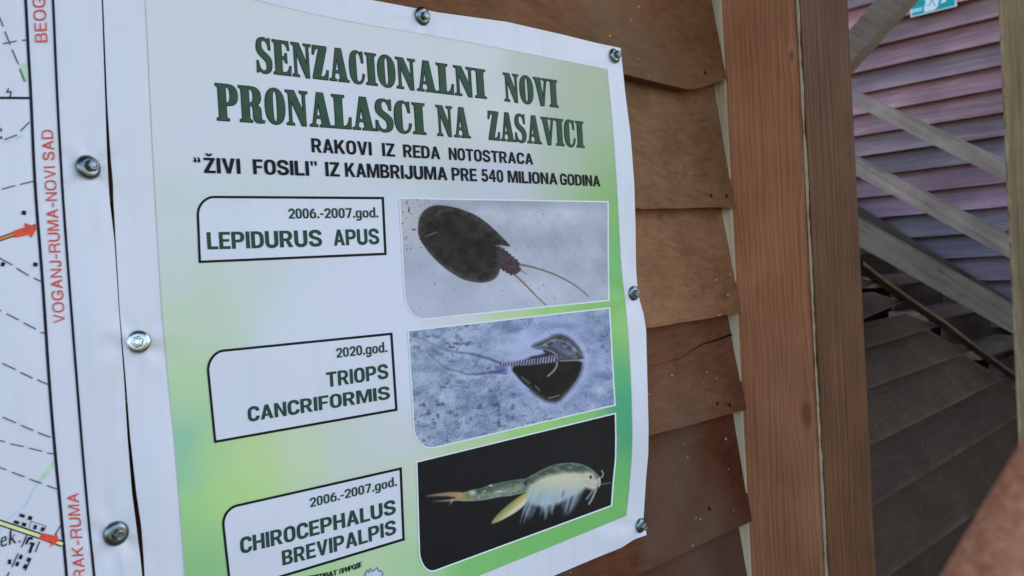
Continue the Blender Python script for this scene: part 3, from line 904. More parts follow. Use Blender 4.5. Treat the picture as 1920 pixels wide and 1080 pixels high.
# ---- far clapboard wall (runs away from the camera)
XB = 5.45
M_FAR = mat_wood('far_red_clapboard', (0.132, 0.076, 0.070), (0.195, 0.122, 0.108), (0.30, 0.195, 0.168), 'Y', 50, rough=0.45,
                 spec=0.5, tone=True, blotch=2.2, bump=0.15)
V = []; Fc = []; cols = []
fz = [on_x(1885, y, XB).z for y in (26.6, 74, 120, 164, 209, 253, 297, 342, 387, 433, 479, 525)]
fstep = (fz[0]-fz[-1])/11
print('far step', fstep)
zz_ = [3.9 - 0]
zlist = [fz[0] + fstep*k for k in range(24, 0, -1)] + fz + [fz[-1]-fstep*k for k in range(1, 22)]
ys = np.concatenate([np.linspace(-1.5, 1.2, 12)[:-1], np.linspace(1.2, 3.0, 60), np.linspace(3.0, 6.0, 14)[1:]])
for i, zb0 in enumerate(zlist):
    zt = zlist[i-1] + 0.02 if i else zb0 + fstep
    tone = np.array([1.0, 1.0, 1.0])*(0.8+0.4*rnd.random())*np.array([1+rnd.uniform(-.1, .35), 1, 1+rnd.uniform(-.05, .10)])
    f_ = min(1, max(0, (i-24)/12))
    tone = tone*(np.array((1.12, 0.95, 0.95))*(1-f_) + np.array((0.66, 0.80, 1.0))*f_)  # lower boards painted darker and bluer for the shade around the stairs
    b0 = len(V); n = len(ys)
    zb = zb0 + 0.006*(fbm(ys*2, ys*0+i*3.3, 31)-0.5)
    for q, (dx, zf) in enumerate(((0.075, 0), (0.0, 0), (0.007, 0.14), (0.020, 0.4), (0.055, 1))):
        for k in range(n):
            wv = 0
            if q in (1, 2):
                wv = float(np.clip(fbm(np.array(ys[k]*2.2), np.array(i*5.7), 51)*2.6-0.95, 0, 1))*(1.0, 0.5)[q-1]
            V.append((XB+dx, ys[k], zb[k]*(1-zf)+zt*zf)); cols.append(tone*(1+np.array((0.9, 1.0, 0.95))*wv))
    for q in range(4):
        for k in range(n-1):
            a = b0+q*n+k
            Fc.append((a, a+1, a+n+1, a+n))
fw = empty('clapboard_wall', 'far purplish red clapboard wall behind the stairs, carrying the green exit sign', 'wall')
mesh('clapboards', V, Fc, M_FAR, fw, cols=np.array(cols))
bm = bmesh.new(); box_bm(bm, (XB+0.08, -1.5, 0), (XB+0.16, 6.0, zlist[0]+0.1)); bm_obj('backing_board', bm, M_CREAM, fw)

# ---- stairs
M_GREYW = mat_wood('grey_weathered_timber', (0.17, 0.118, 0.088), (0.335, 0.245, 0.190), (0.50, 0.385, 0.31), 'Y', 60, rough=0.75, con=0.17,
                   blotch=6, bump=0.3, stain=0.3, rot=math.radians(37))
M_TREAD = mat_wood('brown_tread_wood', (0.10, 0.066, 0.046), (0.155, 0.106, 0.077), (0.22, 0.155, 0.115), 'X', 30, rough=0.6, blotch=4)
st = empty('staircase', 'open timber staircase with grey stringer and two handrails, behind the posts', 'staircase')
XS = 4.55
def raked(name, tl, tr, bl, br, x, th, mat, parent, ext=2.2):
    a, b_, c_, d = (on_x(*q, x) for q in (tl, tr, bl, br))
    def extd(p, q, k): return p + (p-q)*k
    a2, b2 = extd(a, b_, ext*0.5), extd(b_, a, ext)
    c2, d2 = extd(c_, d, ext*0.5), extd(d, c_, ext)
    bm = bmesh.new()
    n = 14
    fr = [[], [], [], []]
    for k in range(n):
        t = k/(n-1)
        top = a2.lerp(b2, t); bot = c2.lerp(d2, t)
        for q, (p_, dx) in enumerate(((top, 0), (bot, 0), (bot, th), (top, th))):
            fr[q].append(bm.verts.new((p_.x+dx, p_.y, p_.z)))
    for k in range(n-1):
        for q in range(4):
            r_ = (q+1) % 4
            bm.faces.new((fr[q][k], fr[r_][k], fr[r_][k+1], fr[q][k+1]))
    bm.faces.new([fr[q][0] for q in range(4)]); bm.faces.new([fr[q][-1] for q in (3, 2, 1, 0)])
    return bm_obj(name, bm, mat, parent)
M_STR = mat_wood('grey_green_stringer', (0.10, 0.075, 0.052), (0.195, 0.152, 0.108), (0.29, 0.235, 0.175), 'Y', 50, rough=0.75, con=0.17, blotch=6, stain=0.3, rot=math.radians(37))
raked('stringer', (1624, 418), (1917, 584), (1624, 469), (1917, 636), XS, 0.05, M_STR, st, 0.8)
raked('handrail', (1605, 172), (1897, 308), (1607, 200), (1897, 345), XS, 0.07, M_GREYW, st, 0.8)
raked('handrail', (1614.6, 300), (1907, 451), (1614.6, 334), (1907, 492), XS, 0.07, M_GREYW, st, 0.8)
# treads follow the rake of the stringer
M_GAPSHADE = mat_wood('gap_shade_dark', (0.030, 0.019, 0.013), (0.048, 0.031, 0.022), (0.070, 0.047, 0.034), 'X', 30, rough=0.8, spec=0.1)  # dark boards stand in for the shade between the open treads
lf = [on_x(1642+98*k, 520+67*k, XS+0.08) for k in range(3)]
dy_, dz_ = (lf[2].y-lf[0].y)/2, (lf[2].z-lf[0].z)/2
print('tread going/rise', dy_, dz_)
for k in range(-4, 6):
    y_, z_ = lf[0].y+dy_*k, lf[0].z+dz_*k
    tip = min(XB-0.02, max(XS+0.5, on_y(1808+86*k, 500+55*k, y_).x)) if -1 <= k <= 3 else XB-0.12
    bm = bmesh.new(); box_bm(bm, (XS+0.08, y_, z_-0.06), (tip, y_+0.20, z_))
    bm_obj('tread', bm, M_TREAD, st, bevel=0.005)
    bm = bmesh.new(); box_bm(bm, (XS+0.085, y_+0.165, z_+0.001), (XB-0.12, y_+0.185, z_-dz_-0.061))
    bm_obj('gap_shade_board', bm, M_GAPSHADE, st)
    bm = bmesh.new(); box_bm(bm, (XS+0.085, y_+0.186, z_-0.5), (XB-0.12, y_+0.199, z_-0.061))
    bm_obj('gap_shade_board', bm, M_GAPSHADE, st)
raked('stringer', (1621, 396), (1863, 545), (1621, 446), (1863, 600), XB-0.10, 0.04, mat_wood('brown_stringer_wood', (0.05, 0.032, 0.022), (0.09, 0.058, 0.038), (0.13, 0.088, 0.06), 'Y', 40, rot=math.radians(37)), st, 1.2)

# ---- dark clapboard skirt in front of the stairs
M_SKIRT = mat_wood('dark_skirt_clapboard', (0.025, 0.0128, 0.0068), (0.047, 0.0255, 0.0140), (0.076, 0.044, 0.0255), 'X', 60, rough=0.6,
                   spec=0.2, tone=True, blotch=6, bump=0.2, specks=0.35, lng=0.2, streak=3.0, con=0.18)
sk_dir = (R3 @ Vector((2470-cx, -(440-cy), -F))); sk_dir.z = 0; sk_dir.normalize()
sk_n = Vector((-sk_dir.y, sk_dir.x, 0))
sk_p = on_y(1700, 650, 1.0)
def on_sk(px, py, off=0.0):
    r = ray(px, py)
    t = ((sk_p + sk_n*off) - CAM).dot(sk_n) / r.dot(sk_n)
    return CAM + r*t
skirt = empty('stair_skirting', 'dark brown clapboard skirting with a raked top edge, below the staircase', 'wall')
sk_rows = [  # left end, right end of each board's lower edge
    ((1628, 537), (1655, 528)), ((1628, 594), (1704, 562)), ((1628, 652), (1772, 608)), ((1628, 729), (1832, 655)),
    ((1628, 838), (1898, 703)), ((1628, 955), (1962, 750)), ((1628, 1108), (2040, 812)), ((1628, 1290), (2130, 880)), ((1628, 1500), (2240, 960))]
V = []; Fc = []; cols = []
prev = ((1628, 488), (1605, 478))
for i, (a, b_) in enumerate(sk_rows):
    tone = np.ones(3)*(0.85+0.3*rnd.random())
    A = on_sk(*a, 0); B = on_sk(*b_, 0)
    left = A + (A-B).normalized()*0.6
    n = 30; b0 = len(V)
    # top edge: along the previous board's lower edge, then down the rake to this board's end
    PA = on_sk(*prev[0], 0); PB = on_sk(*prev[1], 0)
    pl = PA + (PA-on_sk(*sk_rows[i-1][1], 0)).normalized()*0.6 if i else PA + (A-B).normalized()*0.6
    for k in range(n):
        t = k/(n-1)
        bt = left.lerp(B, t)
        dd = (bt-left).length
        # height of the board above this point
        zt_ = pl.z + 0.02
        # rake line between previous end and this end
        s_ = (bt-PB).dot(sk_dir)
        if s_ > 0:
            L_ = max(1e-4, (B-PB).dot(sk_dir))
            zt_ = min(zt_, PB.z + (B.z+0.012-PB.z)*min(1, s_/L_))
        tp = Vector((bt.x, bt.y, zt_)) + sk_n*0.075
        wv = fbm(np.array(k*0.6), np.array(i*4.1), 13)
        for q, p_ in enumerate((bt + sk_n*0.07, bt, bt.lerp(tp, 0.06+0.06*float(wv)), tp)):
            V.append(p_); cols.append(tone*((1.0, 1.7, 1.1, 1.0)[q]))  # lower edge coloured paler, for the light it catches
    for k in range(n-1):
        for q in range(3):
            x0 = b0+k*4+q
            Fc.append((x0, x0+4, x0+5, x0+1))
    prev = (a, b_)
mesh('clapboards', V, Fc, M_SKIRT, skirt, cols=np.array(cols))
# raked trim along the top edge
bm = bmesh.new()
tp = [on_sk(x, y, -0.012) for x, y in ((1618, 492), (1660, 525), (1704, 557), (1772, 603), (1832, 650), (1898, 698), (2040, 806), (2240, 955))]
vv = []
for p_ in tp:
    vv.append([bm.verts.new(p_ + sk_n*dn + Vector((0, 0, dz))) for dn, dz in ((0, 0.005), (0, -0.006), (0.03, -0.006), (0.03, 0.005))])
for a, b_ in zip(vv[:-1], vv[1:]):
    for q in range(4):
        bm.faces.new((a[q], a[(q+1) % 4], b_[(q+1) % 4], b_[q]))
bm_obj('raked_trim', bm, mat_wood('raked_trim_wood', (0.055, 0.033, 0.021), (0.088, 0.055, 0.037), (0.125, 0.083, 0.058), 'X', 40), skirt)

# ---- diagonal brace up at the top
XBR = 3.0
raked_br = None
def brace():
    pa, pb = on_x(1585, 74, XBR), on_x(1700, -70, XBR)
    pc, pd = on_x(1580, 134, XBR), on_x(1790, -97, XBR)
    d = (pd-pc)
    bm = bmesh.new()
    V = []
    k_ = (pc.z-0.3)/abs(d.z)
    pa = pa - d*k_; pc = pc - d*k_
    for p_ in (pa, pb + d*0.9, pd + d*0.9, pc):
        V.append((bm.verts.new(p_), bm.verts.new(p_ + Vector((0.075, 0, 0)))))
    for i in range(4):
        j = (i+1) % 4
        bm.faces.new((V[i][0], V[j][0], V[j][1], V[i][1]))
    bm.faces.new([v[0] for v in V]); bm.faces.new([v[1] for v in V[::-1]])
    return bm_obj('diagonal_brace', bm, M_GREYW, None, bevel=0.004)
tag(brace(), 'pale grey timber brace slanting up behind the big reddish post at the top', 'beam')

# ---- roof slab added out of view to keep the sun off the wall
bm = bmesh.new(); box_bm(bm, (-2.6, -1.5, 3.55), (2.25, 1.05, 3.62))
rf = bm_obj('shade_roof', bm, mat_wood('roof_board', (0.10, 0.07, 0.05), (0.16, 0.11, 0.08), (0.22, 0.16, 0.11), 'Y', 10), None)
tag(rf, 'plain timber roof slab added out of view to shade the front wall', 'roof')

# ================================================================== MAP BOARD
MAPR = [(190.5, -40), (190.5, 0), (197.5, 200), (201, 300), (203.5, 345), (206, 380), (214.5, 452), (223.5, 590), (232.5, 713), (239, 820), (247, 920), (256, 990), (264, 1053), (267, 1085), (272, 1150)]
mp_ = empty('map_banner', 'white vinyl map banner with red road names, at the left of the green poster', 'map')
patch('sheet', [(-320, -40), (-245, 1150)], MAPR, 120, 200, 0, M_VINYL, mp_, thick=0.0012)
L1 = [(45, -30), (48, 0), (53, 100), (58, 183), (65, 352), (79.5, 521), (91.8, 716), (103.3, 853), (115, 970), (125, 1082), (129, 1140)]
L2 = [(97, -30), (99.3, 0), (106.7, 180), (116.6, 355), (127.4, 504), (143.8, 716), (155, 853), (166.7, 987), (176.7, 1080), (181, 1140)]
strip_obj('frame_line', [(smooth_line(L1, 2), 5.6), (smooth_line(L2, 2), 4.8)], 2, M_MAPLINE, mp_)

def side_text(name, txt, p_bot, p_top, hgt, offset=0.008, sq=1.0):
    """text read upwards; p_bot/p_top: points on its baseline (right side) at start and end"""
    V, Fc = set_word(txt, 'thin', 0.13)
    s = (V[:, 0]-V[:, 0].min())/(V[:, 0].max()-V[:, 0].min())
    t = V[:, 1]
    bx_ = p_bot[0] + s*(p_top[0]-p_bot[0]); by_ = p_bot[1] + s*(p_top[1]-p_bot[1])
    px = bx_ - t*hgt; py = by_ - t*hgt*(-0.04)
    return mesh(name, surf(px, py, 3), Fc, M_RED, mp_)
side_text('place_name', 'VOGANJ-RUMA-NOVI SAD', (121.5, 605), (98.5, 243), 21)
side_text('place_name', 'BEOGRAD', (89, 79), (79.5, -72), 23)
side_text('place_name', 'JARAK-RUMA', (163, 1122), (146.5, 924), 21)

def dashes(pts, on=27, off=11, w=2.6, start=0):
    pts = np.asarray(pts, float)
    d = np.concatenate([[0], np.cumsum(np.hypot(*np.diff(pts, axis=0).T))])
    out = []; t = start
    while t < d[-1]:
        e = min(t+on, d[-1])
        q = [(float(np.interp(v, d, pts[:, 0])), float(np.interp(v, d, pts[:, 1]))) for v in np.linspace(max(t, 0), e, 4)]
        if e - max(t, 0) > 2: out.append((q, w))
        t += on+off
    return out
for dl in ([([(-2, 30), (6, 50)], 2.6), ([(9, 59), (19, 84)], 2.6), ([(22.5, 93), (34, 120)], 2.6), ([(37, 129), (46, 153)], 2.6)],):
    strip_obj('dashed_line', dl, 2, M_GREY, mp_)
for dl in ([([(5, 82), (31, 77)], 2.6), ([(41, 76), (51, 75)], 2.6)],):
    strip_obj('dashed_line', dl, 2, M_GREY, mp_)
for dl in ([([(8, 262), (32, 253)], 2.6), ([(38, 246), (55, 229)], 2.6)],):
    strip_obj('dashed_line', dl, 2, M_GREY, mp_)
for dl in ([([(3, 355), (28, 348)], 2.4), ([(37, 346), (62, 340)], 2.4)],):
    strip_obj('dashed_line', dl, 2, M_GREY, mp_)
for dl in ([([(-6, 481), (23, 497)], 2.6), ([(31, 503), (54, 517)], 2.6), ([(63, 521), (77, 528)], 2.6)],):
    strip_obj('dashed_line', dl, 2, M_GREY, mp_)
for dl in ([([(-8, 578), (2, 583)], 2.6), ([(12, 588), (35, 600)], 2.6), ([(44, 605), (67, 617)], 2.6), ([(76, 623), (84, 625)], 2.6)],):
    strip_obj('dashed_line', dl, 2, M_GREY, mp_)
for dl in ([([(4, 681), (29, 693)], 2.6), ([(38, 698), (61, 709)], 2.6), ([(70, 712), (90, 721)], 2.6)],):
    strip_obj('dashed_line', dl, 2, M_GREY, mp_)
for dl in ([([(5, 782), (30, 793)], 2.6), ([(39, 797), (62, 807)], 2.6), ([(71, 811), (95, 820)], 2.6)],):
    strip_obj('dashed_line', dl, 2, M_GREY, mp_)
for dl in ([([(-6, 825), (9, 828)], 2.4), ([(19, 832), (44, 837)], 2.4), ([(54, 840), (79, 846)], 2.4), ([(88, 849), (101, 851)], 2.4)],):
    strip_obj('dashed_line', dl, 2, M_GREY, mp_)
for dl in ([([(-4, 875), (12, 881)], 2.4), ([(22, 885), (46, 894)], 2.4), ([(55, 898), (78, 906)], 2.4), ([(88, 910), (107, 917)], 2.4)],):
    strip_obj('dashed_line', dl, 2, M_GREY, mp_)
ml = [([(-20, 183.5), (57, 184)], 4.2), ([(19, 183), (20.5, 172), (12.5, 173), (16.5, 166)], 2.2)]
ml += [([(114, 984), (103, 1003)], 1.8), ([(50, 1003), (40, 1026)], 2.2), ([(74, 1015), (66, 1035)], 2.2), ([(34, 1037), (22, 1063)], 2.2), ([(58, 1046), (47, 1070)], 2.2), ([(17, 1072), (12, 1084)], 2.2)]
ml += [([(54, 991), (58, 977), (86, 986), (84, 993)], 1.0)]
for q_ in ml: strip_obj('thin_line', [q_], 2.2, M_MAPLINE, mp_)
def sq(x, y, w, h, a=15):
    c_, s_ = math.cos(math.radians(a)), math.sin(math.radians(a))
    return [(x+u*w/2*c_-v*h/2*s_, y+u*w/2*s_+v*h/2*c_) for u, v in ((-1, -1), (-1, 1), (1, 1), (1, -1))]
bl = [sq(44.5, 399, 8, 8, 10), sq(5, 495.5, 7, 8, 20), sq(66, 496, 8, 7.5, 20)]
bl += [sq(41, 966.5, 10, 6, 20), sq(56, 971, 7.5, 7.5, 20), sq(30.5, 979, 10, 6, 18), sq(44.5, 983, 8, 7, 18), sq(65.5, 988, 6, 8.5, 15), sq(79.5, 992, 6, 8, 20)]
bl += [sq(51, 1014, 4, 14, 22), sq(57, 1009, 8, 5, 0), sq(60, 1019, 9, 5, 15), sq(58, 1028, 5, 18, 20), sq(38.5, 1044, 6, 9, 20), sq(32, 1057, 6, 8.5, 20), sq(17.5, 1053, 6, 9, 5), sq(53, 1049, 6, 8, 20), sq(47, 1062, 7, 9, 20)]
bl += [[(0, 240), (0, 248), (3, 247), (3, 241)], [(0, 256), (0, 262), (4, 260), (3, 255)]]
for q_ in bl: poly_obj('building_block', [q_], 3, M_MAPLINE, mp_)
for line_, wd_, ink_ in (([(-30, 456), (0, 448), (30, 438), (68, 424)], (9, 5), mat_ink('orange_road_ink', ink((206, 130, 70)))),
                         ([(-30, 968), (0, 980), (72, 1004), (117, 1020)], (12, 6.5), mat_ink('yellow_road_ink', ink((222, 222, 160))))):
    road = strip_obj('road', [(line_, wd_[0])], 1, M_MAPLINE, mp_)
    strip_obj('road_fill', [(line_, wd_[1])], 2.4, ink_, road)
poly_obj('direction_arrow', [[(24, 433), (28, 446), (54, 440), (58, 447), (70, 426), (45, 418), (47, 426)]], 3, M_ARROW, mp_)
poly_obj('direction_arrow', [[(77, 999), (72, 1010), (98, 1017), (91, 1027), (110, 1014), (106, 1001), (103, 1004)]], 3, M_ARROW, mp_)
M_FIELD = mat_ink('field_ink', ink((176, 208, 188)))
for q_ in ([(36, 119), (45, 153), (55, 153), (53, 119)], [(102, 861), (75, 897), (80, 900), (103, 875)]): poly_obj('green_field', [q_], 1, M_FIELD, mp_)
M_STREAM = mat_ink('stream_ink', ink((178, 202, 228)))
for q_ in ((smooth_line([(75, 899), (58, 925), (52, 945), (10, 975), (0, 1000)]), 3), ([(4, 268), (20, 264)], 3), ([(30, 261), (42, 254)], 3)): strip_obj('stream_line', [q_], 1, M_STREAM, mp_)
V, Fc = set_word('ek.', 'thin', 0.16)
s_ = (V[:, 0]-V[:, 0].min())/np.ptp(V[:, 0]); t_ = V[:, 1]
mesh('place_name', surf(-2+s_*37+2.5, 1026-s_*10-t_*25, 3), Fc, M_MAPLINE, mp_)

# ================================================================== POSTER
po = empty('poster', 'white and green vinyl poster about fossil shrimps, screwed to the clapboard wall', 'poster')
SHL = [(193, -40), (193, 0), (200.5, 200), (206.5, 300), (210.5, 345), (211.5, 380), (216, 452), (224.5, 590), (235.5, 713), (243.5, 820), (253, 920), (263, 990), (268.5, 1053), (270.5, 1085), (276, 1150)]
SHR = [(1163.5, 90), (1173, 180), (1182, 250), (1189, 340), (1191.5, 420), (1192.5, 500), (1195.5, 545), (1200, 565), (1207, 590), (1211.5, 620), (1213.5, 700), (1216, 800), (1215.5, 850), (1211, 900), (1208, 950), (1206.5, 975), (1212.5, 1003)]
SHT = [(193, -108), (450, -53), (700, 0.5), (820, 23), (950, 41), (1060, 66), (1120, 81), (1163.5, 90)]
SHB = [(276, 1380), (700, 1225), (1040, 1079), (1120, 1045), (1165, 1027), (1190, 1011), (1212.5, 1003)]
SHL = [(x + 1.2*math.exp(-((y-330)/160)**2) + 2.2*math.exp(-((y-960)/110)**2) + 0.7, y) for x, y in SHL]
SHL2 = [(189, -108)] + SHL[1:-1] + [(276, 1150), (292, 1380)]
SHT[0] = (189, -108); SHB[0] = (292, 1380)
patch('sheet', SHL2, SHR, 220, 240, 0, M_VINYL, po, thick=0.0012, top=SHT, bottom=SHB)

SAMP = [
 (330, 60, (206, 211, 222)), (500, 30, (206, 211, 220)), (700, 60, (206, 210, 220)), (900, 90, (205, 210, 216)), (1000, 115, (188, 193, 192)),
 (1090, 150, (174, 187, 166)), (1130, 180, (167, 183, 159)), (1090, 230, (172, 187, 170)), (1060, 320, (178, 190, 180)), (1120, 300, (157, 183, 145)), (1140, 350, (141, 177, 124)),
 (950, 230, (205, 211, 214)), (950, 330, (191, 197, 215)), (600, 200, (206, 212, 228)), (350, 250, (206, 212, 226)), (300, 200, (204, 211, 222)), (310, 400, (198, 210, 214)),
 (330, 520, (197, 209, 210)), (340, 600, (190, 209, 189)), (400, 580, (191, 208, 190)), (470, 540, (199, 210, 211)), (600, 560, (206, 212, 229)), (730, 560, (208, 212, 234)), (550, 610, (204, 213, 227)),
 (310, 640, (186, 206, 182)), (350, 720, (180, 210, 166)), (320, 760, (165, 203, 165)), (330, 830, (136, 190, 166)), (335, 900, (140, 194, 166)), (352, 940, (160, 206, 138)), (345, 1000, (150, 198, 136)), (360, 1075, (140, 190, 136)),
 (400, 850, (170, 206, 150)), (470, 860, (184, 212, 150)), (560, 840, (193, 210, 179)), (420, 920, (172, 210, 136)), (650, 830, (195, 207, 202)), (740, 820, (199, 207, 214)), (760, 700, (208, 212, 236)), (750, 500, (206, 212, 236)),
 (765, 900, (194, 206, 190)), (765, 980, (182, 204, 175)), (770, 1060, (162, 200, 156)), (700, 1060, (179, 203, 165)), (600, 1075, (166, 204, 152)),
 (860, 600, (200, 206, 214)), (950, 592, (184, 204, 164)), (1040, 582, (154, 202, 122)), (1120, 572, (136, 190, 114)),
 (900, 830, (180, 204, 164)), (1000, 800, (154, 204, 126)), (1100, 780, (142, 198, 118)),
 (1148, 400, (132, 186, 112)), (1155, 460, (118, 184, 116)), (1163, 520, (116, 186, 116)), (1160, 570, (134, 189, 117)), (1168, 620, (152, 196, 112)), (1162, 660, (125, 185, 122)),
 (1172, 700, (88, 172, 124)), (1172, 760, (76, 158, 126)), (1175, 820, (80, 158, 124)), (1170, 880, (106, 178, 106)), (1160, 940, (116, 180, 106)),
 (1120, 975, (114, 180, 104)), (1000, 1020, (120, 184, 108)), (900, 1060, (122, 186, 112)),
]
def paint_bg(x, y):
    num = np.zeros(np.shape(x)+(3,)); den = np.zeros(np.shape(x))
    for sx, sy, c_ in SAMP:
        w = 1.0/(((x-sx)**2 + (y-sy)**2) + 2200.0)**2.2
        num += w[..., None]*np.array(c_, float); den += w
    c_ = num/den[..., None]
    return ink(c_)
PBL = [(266, -70), (272.5, 0), (282, 200), (289, 340), (297, 480), (304.4, 600), (316, 720), (327, 830), (336, 940), (346.5, 1080), (352, 1150), (362, 1260)]
PBR = [(1138, 130), (1148, 230), (1156, 340), (1160.5, 430), (1165, 510), (1174, 580), (1180, 660), (1184, 740), (1186, 828), (1182, 890), (1174.3, 967)]
PBT = [(266, -70), (450, -5), (646, 40), (800, 65), (960, 95), (1138, 130)]
PBB = [(362, 1260), (700, 1158), (897, 1080), (1050, 1018), (1174.3, 967)]
patch('print_background', PBL, PBR, 260, 220, 1, M_PRINT, po, paint_bg, top=PBT, bottom=PBB)
strip_obj('print_edge', [(smooth_line(PBL, 2), 1.0), (smooth_line(PBT, 2), 1.2), (smooth_line(PBR, 2), 1.2)], 1.6, mat_ink('edge_ink', ink((176, 188, 186))), po)

# headings
T1b = [(483, 135.2), (590, 147.2), (715, 161.8), (911, 185), (1046, 201.5)]
T1t = [(476, 68.8), (634, 91.6), (701, 101), (910, 130.5), (1043, 151.3)]
T2b = [(407, 225.3), (598, 238), (797, 252), (881, 259), (1095, 277)]
T2t = [(402, 156), (561, 171), (644, 179.3), (790, 193), (914, 208.5), (1092, 228.3)]
w1 = [('SENZACIONALNI', 482, 911.5), ('NOVI', 946, 1046.5)]
w2 = [('PRONALASCI', 407, 798), ('NA', 820, 881.5), ('ZASAVICI', 916.5, 1095.5)]
for wds, b_, t_ in ((w1, T1b, T1t), (w2, T2b, T2t)):
    text_line('heading_word', wds, b_, t_, M_TITLE, 3.2, po, slab=True, outline=M_TEDGE)
text_line('subheading_word', [('RAKOVI', 584, 697), ('IZ', 716.5, 740.5), ('REDA', 756, 825), ('NOTOSTRACA', 841.5, 999.5)],
          [(584, 286), (697, 291), (824, 299.3), (999, 308.6)], [(583, 259), (716, 267.6), (841, 276.8), (991, 287.6)], M_BLACK, 3, po)
text_line('subheading_word', [('“', 364, 376.5), ('ŽIVI', 382, 451), ('FOSILI”', 474.5, 595), ('IZ', 610, 637), ('KAMBRIJUMA', 647, 838.7), ('PRE', 847, 894), ('540', 902.3, 943.6), ('MILIONA', 952, 1045), ('GODINA', 1050, 1125.2)],
          [(383, 325), (474, 326.6), (584, 329.5), (647, 331.3), (838, 338.6), (943, 342.5), (1125, 349.5)],
          [(381, 296), (474, 298), (611, 303.5), (828, 312.6), (953, 321), (1120, 329)], M_BLACK, 3, po)

# caption panels
def rounded(tl, tr, br, bl, arc_l, arc_t):
    """outline with a round corner at top left; arc from arc_l (on the left edge) to arc_t (on the top edge)"""
    P0 = np.array(arc_l, float); P1 = np.array(arc_t, float); Q = np.array(tl, float)
    arc = []
    for k in range(13):
        a = math.pi/2*k/12
        # quarter ellipse through P0, P1 with corner Q
        arc.append(tuple(Q + (P0-Q)*(1-math.sin(a)) + (P1-Q)*(1-math.cos(a))))
    return arc, tuple(tr), tuple(br), tuple(bl)
def caption(tl, tr, br, bl, al, at_, lines):
    arc, tr, br, bl = rounded(tl, tr, br, bl, al, at_)
    # rows: top edge from arc end to tr, then left edge from arc down to bl against the right edge
    lo = [arc[-1]] + arc[-2::-1] + [bl]
    pn = patch('caption_panel', lo, [tr, br], 24, 60, 2, M_PANEL, po)
    strip_obj('panel_border', [(arc + [tr, br, bl], 4.6, True)], 2.7, M_BLACK, pn)
    for wds, b_, t_, off in lines:
        text_line('caption_word', wds, b_, t_, M_GREEN, 3.2, pn)
caption((371, 369), (717, 371.5), (722, 476), (374, 491), (370.5, 402), (402, 369.5), [
    ([('2006.-2007.god.', 540.5, 709)], [(540, 410.3), (709, 407.8)], [(541, 391.3), (698, 389.8)], 0.016),
    ([('LEPIDURUS', 388.5, 604), ('APUS', 625.5, 711)], [(390, 467.8), (603, 461.6), (711, 457.6)], [(390, 435.4), (603, 431.2), (705, 428.9)], 0.03)])
caption((391, 660), (733, 626), (742.5, 768), (403, 828), (389.5, 693), (418, 657.5), [
    ([('2020.god.', 630, 725.5)], [(630, 671), (725, 660)], [(630, 653.3), (716, 642.5)], 0.016),
    ([('TRIOPS', 612, 728)], [(612, 726.3), (728, 709)], [(612, 698.5), (722, 682.8)], 0.03),
    ([('CANCRIFORMIS', 464.5, 731)], [(464, 791), (600, 769), (731, 747.5)], [(466, 763.5), (600, 743), (727, 724.2)], 0.03)])
caption((414, 952), (750.5, 878.5), (756, 1011), (432, 1109), (418.5, 987), (447, 947), [
    ([('2006.-2007.god.', 580.5, 743.5)], [(580, 951.5), (743, 910.4)], [(581, 934), (735, 896)], 0.016),
    ([('CHIROCEPHALUS', 450.5, 742)], [(450, 1038.3), (600, 1001), (742, 962.3)], [(450, 1009), (600, 972.5), (740, 936.3)], 0.03),
    ([('BREVIPALPIS', 529, 742.5)], [(529, 1060.3), (640, 1031), (742, 1000)], [(528, 1033), (640, 1003), (740, 974.5)], 0.03)])
text_line('small_word', [('РЕЗЕРВАТ', 572, 632), ('ПРИРОДЕ', 636, 678)], [(572, 1089.5), (632, 1077.5), (678, 1061.5)], [(572, 1080), (632, 1067.8), (677, 1052.6)], M_BLACK, 3, po, gap=-0.04)
# small tower emblem whose top shows at the lower edge
emb = [(684, 1130), (684, 1075), (687, 1069), (690, 1073), (694, 1066), (697, 1071), (702, 1068), (706, 1064), (709, 1071), (713, 1069), (717, 1075), (715, 1085), (716, 1130)]
em = poly_obj('emblem', [emb], 2.5, mat_ink('emblem_ink', ink((178, 196, 214))), po)
strip_obj('emblem_outline', [(emb, 1.8, True)], 3, mat_ink('emblem_line_ink', ink((90, 116, 130))), em)

# ---- printed photographs: painted per vertex (it is the print's own picture)
def noise_col(c0, c1, n):
    return np.asarray(c0, float)*(1-n[..., None]) + np.asarray(c1, float)*n[..., None]

